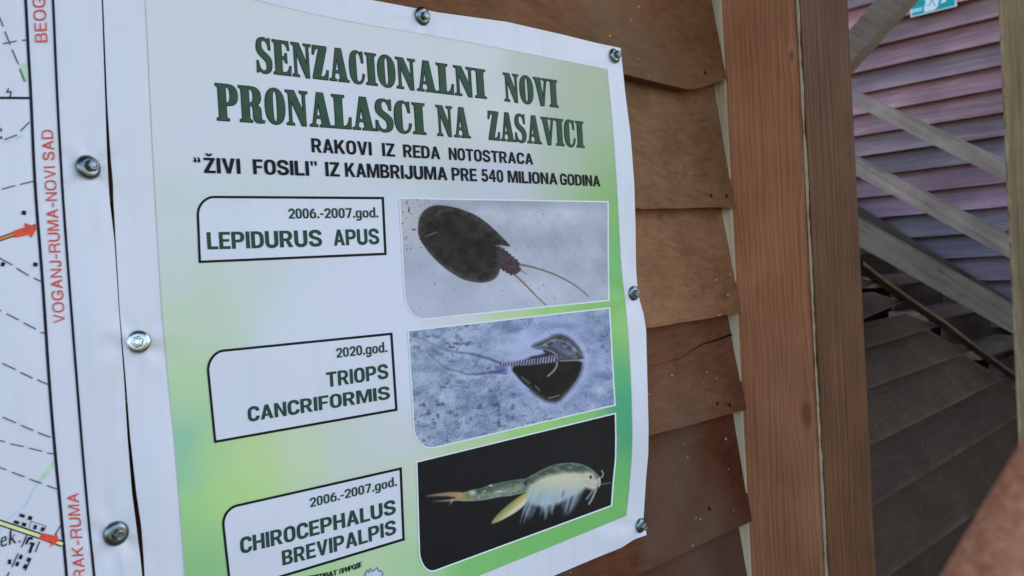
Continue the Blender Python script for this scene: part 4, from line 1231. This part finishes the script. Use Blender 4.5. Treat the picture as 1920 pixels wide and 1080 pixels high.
def paint1(px, py):
    x = (px-740)*4.319; y = (py-360)*4.319
    n = fbm(x/260, y/200, 3, 5)
    col = noise_col((148, 155, 174), (186, 191, 206), np.clip(n*1.6-0.3, 0, 1))
    g = np.clip((y-300)/700 + (600-x)/2500, 0, 1)
    col = blend(col, (178, 185, 208), g[..., None]*0.55)
    # streaks in the tray
    s = fbm((x*0.55+y*0.83)/900, (x*0.83-y*0.55)/26, 8, 3)
    col = col + ((s-0.5)*13)[..., None]*np.clip((x-600)/500, 0, 1)[..., None]
    # pale sandy corner, dark specks
    c_ = np.clip(1.25 - np.hypot((x-60)/260, (y-200)/300), 0, 1)
    col = blend(col, (188, 184, 190), c_[..., None]*0.8)
    sp = vnoise(x/16, y/16, 41)
    col = blend(col, (62, 56, 62), (np.clip((sp-0.80)*9, 0, 1)*np.clip(c_*1.6, 0, 1))[..., None])
    sp = vnoise(x/20, y/20, 77)
    col = blend(col, (82, 86, 108), (np.clip((sp-0.945)*18, 0, 1))[..., None]*0.8)
    dk = np.clip((y*-1+160)/150, 0, 1)*np.clip((x-500)/300, 0, 1)
    col = blend(col, (112, 120, 142), dk[..., None]*0.6)
    # cerci
    for pts, w in (([(1000, 585), (1120, 608), (1280, 660), (1420, 730), (1500, 785), (1570, 850)], 9), ([(965, 665), (1060, 755), (1150, 850), (1225, 918)], 9)):
        d, t = seg_dist(x, y, smooth_line(pts))
        col = blend(col, (112, 98, 94), cover(d-w*(1-0.55*t), 6)*0.9)
    d, t = seg_dist(x, y, [(1010, 625), (1062, 665)])
    col = blend(col, (104, 120, 128), cover(d-9*(1-0.5*t), 16)*0.8)
    # soft contact tone below the animal as printed
    ab = [(800, 425), (872, 452), (1002, 562), (1020, 640), (948, 678), (850, 622), (790, 580)]
    sdv = poly_sd(x, y, ab) + 5*np.sin((x*0.75+y*0.6)/5.2)
    tx = fbm(x/14, y/14, 15, 3)
    col = blend(col, noise_col((48, 38, 42), (88, 72, 74), tx), cover(sdv, 8))
    cp = smooth_poly([(183, 300), (195, 205), (240, 142), (310, 106), (400, 108), (520, 132), (640, 178), (740, 243), (830, 328), (890, 388), (944, 446), (890, 436), (835, 424), (855, 520), (855, 620), (830, 690), (770, 728), (680, 738), (560, 716), (460, 660), (370, 592), (290, 512), (230, 432), (192, 365)], 2)
    sd_ = poly_sd(x, y, cp)
    t1 = fbm(x/70, y/70, 22, 5)
    body = noise_col((22, 20, 20), (54, 50, 47), np.clip(t1*1.7-0.45, 0, 1))
    rim = np.clip(1+sd_/46, 0, 1)
    low = np.clip((y-330)/300 - (x-300)/1600, 0, 1)
    body = blend(body, noise_col((70, 74, 80), (108, 108, 110), t1), (rim*(0.22+0.45*low))[..., None])
    body = body + ((fbm(x/11, y/11, 61, 2)-0.5)*16)[..., None]
    d, t = seg_dist(x, y, [(245, 362), (300, 342), (345, 322)])
    body = blend(body, (150, 132, 118), cover(d-5*(1-np.abs(t-0.5)), 11)*0.75)
    d, t = seg_dist(x, y, smooth_line([(330, 190), (380, 150), (470, 140)]))
    body = blend(body, (92, 86, 84), cover(d-10, 20)*0.5)
    mot = np.clip(fbm(x/30, y/26, 71, 4)*3-1.35, 0, 1)*np.clip(1+sd_/110, 0, 1)
    body = blend(body, (104, 102, 98), mot[..., None]*0.45)
    col = blend(col, body, cover(sd_, 9))
    d, t = seg_dist(x, y, [(820, 434), (880, 440)])
    col = blend(col, (150, 122, 120), cover(d-6, 10)*0.7)
    return ink(np.clip(col, 8, 240))

def paint2(px, py):
    x = (px-750)*3.857; y = (py-570)*3.857
    n = fbm(x/160, y/130, 4, 5); m = fbm(x/34, y/26, 14, 4)
    col = noise_col((126, 142, 172), (164, 176, 204), np.clip(n*1.6-0.3, 0, 1))
    col = blend(col, (152, 166, 184), np.clip((600-x)/500, 0, 1)[..., None]*0.4)
    col = col + ((fbm(x/75, y/52, 91, 4)-0.5)*78)[..., None]*np.array((1.0, 0.95, 0.75))
    dirt = np.clip((m-0.52)*4.5, 0, 1)*np.clip(fbm(x/220, y/150, 44, 3)*2.6-0.9, 0, 1)
    dirt = np.clip(dirt + np.clip((m-0.58)*4, 0, 1)*np.clip((y-520)/220, 0, 1)*0.8, 0, 1)
    col = blend(col, (78, 90, 122), dirt[..., None]*0.9)
    col = col + ((vnoise(x/7, y/7, 5)-0.5)*14)[..., None]
    col = col + ((vnoise(x/12+4, y/10, 6)-vnoise(x/12+4.5, y/10+0.5, 6))*26*np.clip((y-200)/300, 0.2, 1))[..., None]
    h_ = np.clip(1.5-np.hypot((x-1090)/310, (y-440)/290)*1.0, 0, 1)
    col = blend(col, (150, 162, 206), h_[..., None]*0.75)
    r_ = np.abs(np.hypot((x-1110)/1.0, (y-450)/0.95)-295)
    col = blend(col, (108, 122, 168), (np.clip(1-r_/34, 0, 1)*np.clip((x-1000)/200, 0, 1)*np.clip(n*2.4-0.8, 0, 1))[..., None]*0.6)
    for (ex, ey, rx, ry, c_, o) in ((880, 270, 90, 70, (172, 182, 214), .8), (800, 170, 80, 45, (96, 110, 150), .6), (1140, 110, 220, 40, (160, 172, 206), .7), (1180, 160, 190, 28, (118, 132, 176), .6), (670, 690, 40, 50, (72, 86, 128), .6), (820, 660, 60, 26, (84, 98, 140), .6), (430, 560, 40, 18, (84, 98, 130), .6)):
        e = np.clip(1.3-np.hypot((x-ex)/rx, (y-ey)/ry), 0, 1)*(0.5+m)
        col = blend(col, c_, np.clip(e, 0, 1)[..., None]*o)
    for pts, w in (([(725, 428), (640, 395), (560, 374), (460, 352), (330, 338), (230, 290), (120, 235)], 9), ([(770, 480), (660, 492), (560, 508), (470, 508), (430, 488), (330, 470), (260, 410), (190, 350)], 10), ([(770, 500), (640, 500), (540, 514)], 7)):
        d, t = seg_dist(x, y, smooth_line(pts))
        col = blend(col, (74, 84, 122), cover(d-w*(1-0.5*t)*(0.5+fbm(x/26, y/26, 17, 3)), 14)*np.clip(1.0-0.8*t, 0.12, 1)[..., None])
        d, t = seg_dist(x+6, y-16, smooth_line(pts))
        col = blend(col, (172, 182, 206), cover(d-6, 16)*0.35)
    d, t = seg_dist(x, y, [(700, 460), (790, 480)])
    col = blend(col, (84, 90, 150), cover(d-16, 22)*0.7)
    up = smooth_poly([(950, 302), (1050, 262), (1140, 212), (1230, 248), (1302, 330), (1328, 410), (1150, 418), (1130, 350), (1045, 322), (970, 318)], 1)
    dk_ = smooth_poly([(798, 470), (866, 424), (940, 388), (1036, 368), (1062, 340), (1115, 362), (1142, 412), (1322, 405), (1314, 490), (1262, 585), (1195, 652), (1140, 712), (1062, 708), (985, 662), (900, 588), (848, 525)], 1)
    su = np.minimum(poly_sd(x, y, up), poly_sd(x, y, dk_))
    hal = np.clip(1-np.abs(su-26)/34, 0, 1)*(0.55+0.6*fbm(x/50, y/50, 27, 3))
    col = blend(col, (172, 182, 216), np.clip(hal, 0, 1)[..., None]*0.75)
    shd = np.clip(1-np.abs(su-6)/9, 0, 1)
    col = blend(col, (70, 80, 112), shd[..., None]*0.6)
    sd_ = poly_sd(x, y, up)
    t1 = fbm(x/36, y/36, 9, 4)
    inner = noise_col((58, 62, 74), (128, 136, 164), np.clip(t1*2-0.55, 0, 1))
    inner = blend(inner, (66, 68, 68), np.clip(1.15+sd_/26, 0, 1)[..., None]*0.9)
    col = blend(col, inner, cover(sd_, 8))
    d, t = seg_dist(x, y, smooth_line([(960, 318), (1040, 300), (1090, 262), (1160, 258), (1250, 310), (1310, 370)]))
    col = blend(col, (176, 180, 186), cover(d-3, 6)*0.6)
    dk = smooth_poly([(798, 470), (866, 424), (940, 388), (1036, 368), (1062, 340), (1115, 362), (1142, 412), (1322, 405), (1314, 490), (1262, 585), (1195, 652), (1140, 712), (1062, 708), (985, 662), (900, 588), (848, 525)], 1)
    sd_ = poly_sd(x, y, dk)
    body = noise_col((18, 17, 20), (40, 37, 38), t1)
    body = blend(body, (86, 92, 90), (np.clip(1+sd_/34, 0, 1)*np.clip((y-500)/120, 0, 1))[..., None]*0.8)
    col = blend(col, body, cover(sd_, 8))
    for pts, w, c_, o in (([(880, 530), (935, 572)], 7, (120, 124, 112), .6), ([(975, 590), (1010, 625)], 5, (150, 150, 138), .6), ([(1075, 680), (1110, 672), (1146, 660)], 4, (176, 180, 176), .6),
                          ([(1050, 345), (1110, 375), (1140, 430), (1115, 480), (1068, 520)], 6, (158, 158, 166), .9), ([(1040, 338), (1105, 365), (1128, 405)], 9, (32, 32, 40), .9), ([(1150, 412), (1310, 405)], 4, (170, 172, 180), .8),
                          ([(790, 470), (850, 555), (930, 620)], 5, (182, 190, 222), .7), ([(1325, 400), (1300, 520), (1230, 620)], 5, (170, 180, 214), .5), ([(940, 385), (1040, 372)], 4, (30, 30, 36), .8)):
        d, t = seg_dist(x, y, smooth_line(pts))
        col = blend(col, c_, cover(d-w, 7)*o)
    # segmented abdomen
    d, t = seg_dist(x, y, [(735, 440), (900, 425), (1105, 396)])
    bars = np.clip(0.5+0.9*np.sin((x+0.2*y)/3.1), 0, 1)*np.clip(0.35+fbm(x/20, y/14, 7, 3), 0, 1)
    seg = noise_col((46, 46, 62), (170, 176, 210), bars)
    col = blend(col, seg, cover(d-14-14*t, 12)*0.9)
    return ink(np.clip(col, 8, 240))

def paint3(px, py):
    x = (px-770)*3.376; y = (py-760)*3.376
    col = np.zeros(np.shape(x)+(3,)) + np.array((27, 28, 31.0))
    col = col + ((fbm(x/30, y/30, 2, 3)-0.5)*7)[..., None]
    # tail
    tl = smooth_poly([(290, 562), (350, 545), (450, 522), (500, 503), (620, 476), (735, 462), (775, 500), (765, 540), (640, 572), (560, 578), (480, 598), (380, 606), (310, 606), (280, 590)], 1)
    sd_ = poly_sd(x, y, tl)
    t1 = fbm(x/24, y/18, 12, 4)
    v = np.clip((y - (600 - (x-300)*0.25))/60+0.9, 0, 1)
    body = noise_col((40, 58, 52), (142, 154, 136), np.clip(v*0.75+(t1-0.5)*0.9, 0, 1))
    body = blend(body, (176, 148, 92), np.clip((420-x)/110, 0, 1)[..., None]*0.75)
    body = blend(body, (158, 174, 172), np.clip(1+sd_/10, 0, 1)[..., None]*0.55)
    col = blend(col, body, cover(sd_, 7))
    for ex, ey, rx, ry in ((390, 552, 26, 18), (505, 508, 14, 9), (470, 540, 8, 6), (560, 545, 30, 8)):
        e = np.clip(1.3-np.hypot((x-ex)/rx, (y-ey)/ry), 0, 1)
        col = blend(col, (198, 206, 206), e[..., None]*0.8)
    for pts, w, c0, c1 in (([(310, 568), (240, 562), (170, 566), (100, 574)], 19, (172, 140, 108), (130, 112, 108)), ([(310, 590), (260, 600), (200, 604), (145, 606)], 11, (166, 136, 110), (126, 106, 106)), ([(262, 598), (246, 628)], 7, (168, 172, 130), (150, 160, 130))):
        d, t = seg_dist(x, y, pts)
        cc = np.asarray(c0, float)*(1-t[..., None]) + np.asarray(c1, float)*t[..., None]
        col = blend(col, cc, cover(d-w*(1-0.85*t), 9)*0.95)
    # egg sac
    eg = smooth_poly([(500, 752), (545, 690), (620, 622), (690, 572), (745, 540), (768, 566), (738, 612), (690, 660), (610, 708), (540, 742)], 2)
    sd_ = poly_sd(x, y, eg)
    u = np.clip((y-(640-(x-640)*0.9))/70+0.5, 0, 1)
    body = noise_col((112, 132, 88), (196, 176, 122), np.clip(u*1.2, 0, 1))
    body = blend(body, (200, 204, 196), np.clip(u*2-1.25, 0, 1)[..., None])
    body = blend(body, (200, 160, 84), np.clip((x-560)/160, 0, 1)[..., None]*np.clip(1-np.abs(u-0.55)*3, 0, 1)[..., None]*0.7)
    col = blend(col, body, cover(sd_, 10))
    # leg fringe
    sl_ = x + 0.33*(y-560)
    st_ = fbm(sl_/9, y/160, 19, 3)
    low = 585 + 105*np.clip(fbm(sl_/42, sl_*0, 33, 3)*1.9-0.35, 0, 1) + 40*np.clip(1-np.abs(sl_-870)/220, 0, 1)
    ins = np.clip((sl_-735)/22, 0, 1)*np.clip((1098-sl_-0.25*(y-560))/26, 0, 1)*np.clip((y-470)/40, 0, 1)
    fr = np.clip((low-y)/42+0.4, 0, 1)*ins*(0.35+0.55*st_)
    col = blend(col, noise_col((84, 102, 122), (150, 170, 184), st_), np.clip(fr, 0, 1)[..., None])
    for pts, w in (([(770, 600), (735, 680), (712, 745)], 7), ([(760, 590), (715, 660), (690, 745)], 7), ([(1050, 560), (1015, 640), (990, 692)], 8), ([(1000, 580), (985, 650), (982, 690)], 8), ([(850, 640), (850, 716)], 12), ([(900, 620), (890, 690)], 12)):
        d, t = seg_dist(x, y, pts)
        col = blend(col, (150, 166, 178), cover(d-w*(1-0.4*t), 10)*np.clip(0.85-0.5*t, 0, 1)[..., None])
    # back and cream flank
    bk = smooth_poly([(700, 478), (770, 440), (840, 402), (910, 372), (1000, 361), (1080, 370), (1140, 398), (1185, 440), (1200, 470), (1120, 470), (900, 500), (780, 540), (720, 520)], 1)
    sd_ = poly_sd(x, y, bk)
    body = noise_col((48, 62, 54), (112, 124, 112), np.clip(t1*1.8-0.4, 0, 1))
    body = blend(body, (150, 166, 160), np.clip(1+sd_/9, 0, 1)[..., None]*0.6)
    col = blend(col, body, cover(sd_, 7))
    fl = smooth_poly([(730, 520), (800, 470), (880, 440), (960, 424), (1060, 424), (1120, 436), (1130, 480), (1090, 540), (1020, 580), (900, 632), (800, 642), (745, 612)], 1)
    sd_ = poly_sd(x, y, fl)
    v = np.clip((y-470)/110, 0, 1)
    body = noise_col((196, 194, 170), (158, 174, 184), v) + ((st_-0.5)*30*(0.25+v))[..., None]
    body = blend(body, (168, 176, 134), np.clip((860-x)/140, 0, 1)[..., None]*(1-v)[..., None]*0.7)
    col = blend(col, body, cover(sd_, 26))
    for ex, ey, rx, ry in ((962, 560, 5, 26), (1010, 620, 5, 18)):
        e = np.clip(1.3-np.hypot((x-ex-(y-ey)*-0.3)/rx, (y-ey)/ry), 0, 1)
        col = blend(col, (52, 66, 88), e[..., None]*0.8)
    hd = smooth_poly([(1075, 432), (1130, 418), (1178, 440), (1198, 470), (1186, 515), (1166, 538), (1140, 534), (1104, 520), (1078, 490)], 2)
    sd_ = poly_sd(x, y, hd)
    body = noise_col((168, 172, 156), (200, 196, 184), t1)
    body = blend(body, (88, 100, 96), (np.clip((x-1150)/25, 0, 1)*np.clip((480-y)/25, 0, 1))[..., None]*0.8)
    col = blend(col, body, cover(sd_, 22))
    e = np.clip(1.6-np.hypot((x-1139)/11, (y-456)/15), 0, 1)
    col = blend(col, (190, 176, 140), e[..., None]*0.7)
    e = np.clip((1.0-np.hypot((x-1138)/9, (y-454)/13))*3, 0, 1)
    col = blend(col, (34, 30, 26), e[..., None])
    for pts, w, c_ in (([(1186, 468), (1212, 452), (1218, 432), (1208, 414)], 4, (168, 176, 176)), ([(1195, 500), (1230, 496), (1262, 489)], 2.6, (158, 136, 132)), ([(1170, 535), (1150, 585), (1128, 622)], 7, (150, 152, 154)), ([(1150, 540), (1125, 575), (1112, 592)], 6, (130, 134, 140)), ([(1192, 462), (1198, 490), (1190, 512)], 4, (206, 214, 220))):
        d, t = seg_dist(x, y, smooth_line(pts))
        col = blend(col, c_, cover(d-w, 6)*0.9)
    return ink(np.clip(col, 8, 240))

def picture(tl, tr, br, bl, al, ab, paint, mid_r=None, top_c=None):
    """printed photograph with a round lower left corner and thin white edge"""
    Q = np.array(bl, float); P0 = np.array(al, float); P1 = np.array(ab, float)
    arc = [tuple(Q + (P0-Q)*(1-math.sin(math.pi/2*k/14)) + (P1-Q)*(1-math.cos(math.pi/2*k/14))) for k in range(15)]
    rt = [tr] + (mid_r or []) + [br]
    ph = patch('printed_photograph', [tl] + arc, rt, 300, 190, 2, M_PRINT, po, paint)
    strip_obj('photograph_edge', [([tl] + arc + rt[::-1], 2.6, True)], 2.7, M_PALE, ph)
    return ph
o = picture((748.5, 372), (1139.5, 378.5), (1141, 563.3), (761, 602), (757.5, 550), (796, 598.3), paint1, [(1139.5, 450), (1140, 520)])
o['label'] = 'printed photo of a dark oval tadpole shrimp with two tail threads'
o = picture((764.5, 620), (1142, 577.5), (1152.4, 759.5), (780, 847.5), (775.5, 803), (814.8, 838.8), paint2, [(1146, 650), (1150, 720)])
o['label'] = 'printed photo of a shield shrimp in blue grey mud'
o = picture((780.5, 866), (1153, 775), (1145.8, 948), (787.5, 1080), (785.4, 1032), (816, 1069.3), paint3, [(1154, 820), (1153.5, 860), (1149, 905)])
o['label'] = 'printed photo of a pale fairy shrimp on black'

# ================================================================== SCREWS
def make_screw():
    root = bpy.data.objects.new('hex_screw', None); root.empty_display_size = 0.01; C.objects.link(root)
    bm = bmesh.new()
    prof = [(0.0006, 0.0040), (0.0058, 0.0040), (0.0074, 0.0037), (0.0094, 0.0026), (0.0104, 0.0014), (0.0106, 0.0004), (0.0104, -0.0010)]
    n = 40; rings = []
    for r_, h_ in prof:
        rings.append([bm.verts.new((r_*math.cos(2*math.pi*k/n), r_*math.sin(2*math.pi*k/n), h_)) for k in range(n)])
    for a, b_ in zip(rings[:-1], rings[1:]):
        for k in range(n):
            bm.faces.new((a[k], b_[k], b_[(k+1) % n], a[(k+1) % n]))
    bm_obj('washer', bm, M_STEEL, root, smooth=True)
    bm = bmesh.new()
    hx = []
    for r_, h_ in ((0.0054, 0.0030), (0.0054, 0.0082), (0.0046, 0.0090)):
        hx.append([bm.verts.new((r_*math.cos(math.pi/3*k), r_*math.sin(math.pi/3*k), h_)) for k in range(6)])
    rd = [[bm.verts.new((r_*math.cos(math.pi/3*k), r_*math.sin(math.pi/3*k), h_)) for k in range(6)] for r_, h_ in ((0.0034, 0.0092), (0.0026, 0.0086))]
    allr = hx + rd
    for a, b_ in zip(allr[:-1], allr[1:]):
        for k in range(6):
            bm.faces.new((a[k], a[(k+1) % 6], b_[(k+1) % 6], b_[k]))
    bm.faces.new(allr[-1])
    bm_obj('hex_head', bm, M_STEEL, root, bevel=0.00035)
    return root
SCR = [((165, 314), (-10, 14, 5), 'dull domed screw in the map banner beside the words NOVI SAD'),
       ((217, 1000), (2, 4, 40), 'dull round screw in the map banner beside the words JARAK-RUMA'),
       ((258, 641), (-6, -22, 12), 'shiny screw with clear hexagon head on the left edge of the poster'),
       ((791, 31), (6, 4, 20), 'dark topped screw on the upper edge of the poster above the heading'),
       ((1151, 105), (-8, 6, 0), 'screw in the upper right corner of the poster'),
       ((1187, 550), (4, -4, 30), 'screw halfway down the right edge of the poster'),
       ((1200, 985), (2, 6, 10), 'screw in the lower right corner of the poster')]
proto = make_screw()
for i, (pp, rot, lab) in enumerate(SCR):
    if i == 0:
        o = proto
    else:
        o = proto.copy(); C.objects.link(o)
        for ch in list(proto.children):
            c_ = ch.copy(); C.objects.link(c_); c_.parent = o
            if i == 2:
                c_.data = ch.data.copy(); c_.data.materials[0] = M_BRIGHT
    p_ = surf(np.array(pp[0]), np.array(pp[1]), 3)
    o.location = tuple(p_)
    m_ = Matrix.Rotation(math.radians(90), 3, 'X') @ Matrix.Rotation(math.radians(rot[0]), 3, 'X') @ Matrix.Rotation(math.radians(rot[1]), 3, 'Y') @ Matrix.Rotation(math.radians(rot[2]), 3, 'Z')
    o.rotation_euler = m_.to_euler()
    tag(o, lab, 'screw', 'hexagon screws holding the vinyl')

# ================================================================== EXIT SIGN
XG = XB - 0.012
def onsign(px, py, k=0): return on_x(px, py, XG - k*0.002)
sg = empty('exit_sign', 'green and white emergency exit sign on the far clapboard wall at the top', 'sign')
def sign_poly(name, polys, mat, k, thick=0.0, parent=None):
    bm = bmesh.new()
    for p_ in polys:
        f_ = bm.faces.new([bm.verts.new(onsign(x, y, k)) for x, y in p_])
        if thick:
            r_ = bmesh.ops.extrude_face_region(bm, geom=[f_])
            for v in r_['geom']:
                if isinstance(v, bmesh.types.BMVert): v.co.x += thick
    return bm_obj(name, bm, mat, parent or sg)
dn = (-0.2, 1.0)
BLc, BRc = (1707.5, 32.5), (1793.5, 11.5)
def sp_(u, v):   # u along the lower edge 0..1, v upwards in pixels
    return (BLc[0]+(BRc[0]-BLc[0])*u - 0.06*v, BLc[1]+(BRc[1]-BLc[1])*u - v)
M_SW = mat_ink('sign_white', (0.80, 0.84, 0.84), 0.02)
M_SG = mat_ink('sign_green', (0.012, 0.36, 0.34), 0.05)
sign_poly('sign_panel', [[sp_(0, 0), sp_(1, 0), sp_(1, 46), sp_(0, 46)]], M_SW, 0, 0.01)
sign_poly('sign_face', [[sp_(.03, 2.2), sp_(.965, 2.2), sp_(.965, 44), sp_(.03, 44)]], M_SG, 1)
sign_poly('running_figure', [[sp_(.30, 3), sp_(.52, 3.2), sp_(.60, 8), sp_(.64, 22), sp_(.60, 34), sp_(.34, 34), sp_(.34, 20), sp_(.30, 12)],
                             [sp_(.66, 12), sp_(.76, 13), sp_(.82, 19), sp_(.88, 27), sp_(.74, 27), sp_(.70, 19)],
                             [sp_(.40, 36), sp_(.52, 36), sp_(.52, 43), sp_(.40, 43)]], M_SW, 2)
sign_poly('figure_line', [[sp_(.36, 16), sp_(.42, 15.5), sp_(.46, 26), sp_(.48, 26), sp_(.55, 10), sp_(.53, 10), sp_(.47, 23), sp_(.44, 13.5), sp_(.36, 14)]], mat_ink('sign_grey', (0.35, 0.40, 0.5), 0.02), 3)
sign_poly('lettering_band', [[sp_(.03, 7), sp_(.26, 7), sp_(.26, 14), sp_(.03, 14)]], mat_ink('sign_pale', (0.45, 0.68, 0.74), 0.15), 2)

# ================================================================== FOREARM
def mat_skin():
    m, n, l, b = principled('skin')
    tc = n.new('ShaderNodeTexCoord')
    nz = n.new('ShaderNodeTexNoise'); nz.inputs['Scale'].default_value = 420; nz.inputs['Detail'].default_value = 5; nz.inputs['Distortion'].default_value = 1.2
    sm = n.new('ShaderNodeMapping'); sm.inputs['Scale'].default_value = (0.3, 0.5, 1.3); sm.inputs['Rotation'].default_value = (0.3, 0.5, 0.4)
    l.new(tc.outputs['Object'], sm.inputs['Vector'])
    l.new(sm.outputs[0], nz.inputs['Vector'])
    r = n.new('ShaderNodeValToRGB')
    r.color_ramp.elements[0].position = 0.3; r.color_ramp.elements[0].color = (0.46, 0.150, 0.068, 1)
    r.color_ramp.elements[1].position = 0.7; r.color_ramp.elements[1].color = (0.94, 0.45, 0.265, 1)
    l.new(nz.outputs[0], r.inputs[0]); l.new(r.outputs[0], b.inputs['Base Color'])
    b.inputs['Roughness'].default_value = 0.5
    b.inputs['Specular IOR Level'].default_value = 0.2
    b.inputs['Subsurface Weight'].default_value = 0.1
    b.inputs['Subsurface Radius'].default_value = (0.01, 0.004, 0.002)
    n2 = n.new('ShaderNodeTexNoise'); n2.inputs['Scale'].default_value = 260; n2.inputs['Detail'].default_value = 3
    l.new(tc.outputs['Object'], n2.inputs['Vector'])
    bp = n.new('ShaderNodeBump'); bp.inputs['Strength'].default_value = 0.35; bp.inputs['Distance'].default_value = 0.001
    l.new(n2.outputs[0], bp.inputs['Height']); l.new(bp.outputs[0], b.inputs['Normal'])
    return m
def arm():
    AZ = 0.234
    def A(t, z, off=0.0): return at_depth(2066+0.44*t+0.90*off, 1047-0.90*t+0.44*off, z)
    chain = [(at_depth(2250, 2700, 0.125), .044), (A(-900, .187), .0405), (A(-430, .218), .0366), (A(-200, .230), .0358), (A(0, .234), .0343), (A(300, .242), .0312), (A(600, .257), .0265), (A(860, .269), .0225)]
    V = [c_[0] for c_ in chain]; Rr = [(c_[1], c_[1]*0.92) for c_ in chain]
    E = [(i, i+1) for i in range(len(V)-1)]
    wr = len(V)-1
    d = (A(860, .269)-A(600, .257)).normalized()
    side = d.cross(ray(1900, 700).normalized()).normalized(); nrm = side.cross(d)
    w = V[wr]
    def add(p_, r_, par):
        V.append(p_); Rr.append((r_, r_*0.8)); E.append((par, len(V)-1)); return len(V)-1
    palm = add(w + d*0.045, .030, wr)
    palm2 = add(w + d*0.080, .030, palm)
    for k, ln in enumerate((.075, .085, .078, .060)):
        off = (k-1.5)*0.021
        a = add(w + d*0.095 + side*off, .0105, palm2)
        b_ = add(w + d*(0.095+ln*0.45) + side*off*1.1 - nrm*0.010, .0090, a)
        e = add(w + d*(0.095+ln*0.8) + side*off*1.1 - nrm*0.030, .0082, b_)
        add(w + d*(0.095+ln*0.95) + side*off*1.1 - nrm*0.048, .0070, e)
    a = add(w + d*0.035 - side*0.034 - nrm*0.006, .0125, palm)
    b_ = add(w + d*0.068 - side*0.052 - nrm*0.016, .0105, a)
    add(w + d*0.095 - side*0.056 - nrm*0.026, .0085, b_)
    me = bpy.data.meshes.new('person')
    me.from_pydata([tuple(v) for v in V], E, [])
    o = link('person', me, mat_skin())
    md = o.modifiers.new('skin', 'SKIN')
    for i, sv in enumerate(me.skin_vertices[0].data):
        sv.radius = Rr[i]
    me.skin_vertices[0].data[0].use_root = True
    md.use_smooth_shade = True
    sb = o.modifiers.new('sub', 'SUBSURF'); sb.levels = 3; sb.render_levels = 3
    # bake to one continuous mesh
    dg = bpy.context.evaluated_depsgraph_get(); dg.update()
    m2 = bpy.data.meshes.new_from_object(o.evaluated_get(dg))
    o.modifiers.clear(); old = o.data; o.data = m2; bpy.data.meshes.remove(old); m2.name = 'person'
    if not m2.materials: m2.materials.append(mat_skin())
    tag(o, 'bare hairy forearm of a person reaching into the lower right corner of the picture', 'person')
    # fine hairs on the visible part
    rr = random.Random(3)
    pol = [p_ for p_ in m2.polygons]
    HV = []; HF = []
    sel = []
    for p_ in pol:
        c_ = Vector(p_.center); t = (c_-A(0, .234)).dot(d)
        if -0.12 < t < 0.13 and Vector(p_.normal).dot(CAM-c_) > -0.01: sel.append(p_)
    for k in range(900):
        p_ = rr.choice(sel)
        vs = [m2.vertices[i].co for i in p_.vertices]
        a, b_ = rr.random(), rr.random()
        c_ = vs[0].lerp(vs[1], a).lerp(vs[3 % len(vs)].lerp(vs[2], a), b_)
        nn = Vector(p_.normal)
        g_ = (side*rr.uniform(.6, 1.1)*-1 + d*rr.uniform(-.5, .2) + nn*0.35).normalized()
        L = rr.uniform(.006, .013); wv = g_.cross(nn).normalized()*0.00007
        i0 = len(HV)
        HV += [c_-wv, c_+wv, c_+g_*L*0.6+nn*0.0005+wv*0.7, c_+g_*L-nn*0.0006, c_+g_*L*0.6+nn*0.0005-wv*0.7]
        HF.append((i0, i0+1, i0+2, i0+3, i0+4))
    hm, hn, hl, hb = principled('arm_hair')
    tcx = hn.new('ShaderNodeTexNoise'); rmp = hn.new('ShaderNodeValToRGB')
    rmp.color_ramp.elements[0].color = (0.16, 0.09, 0.05, 1); rmp.color_ramp.elements[1].color = (0.5, 0.36, 0.24, 1)
    hl.new(tcx.outputs[0], rmp.inputs[0]); hl.new(rmp.outputs[0], hb.inputs['Base Color'])
    mesh('hair', HV, HF, hm, o)
arm()
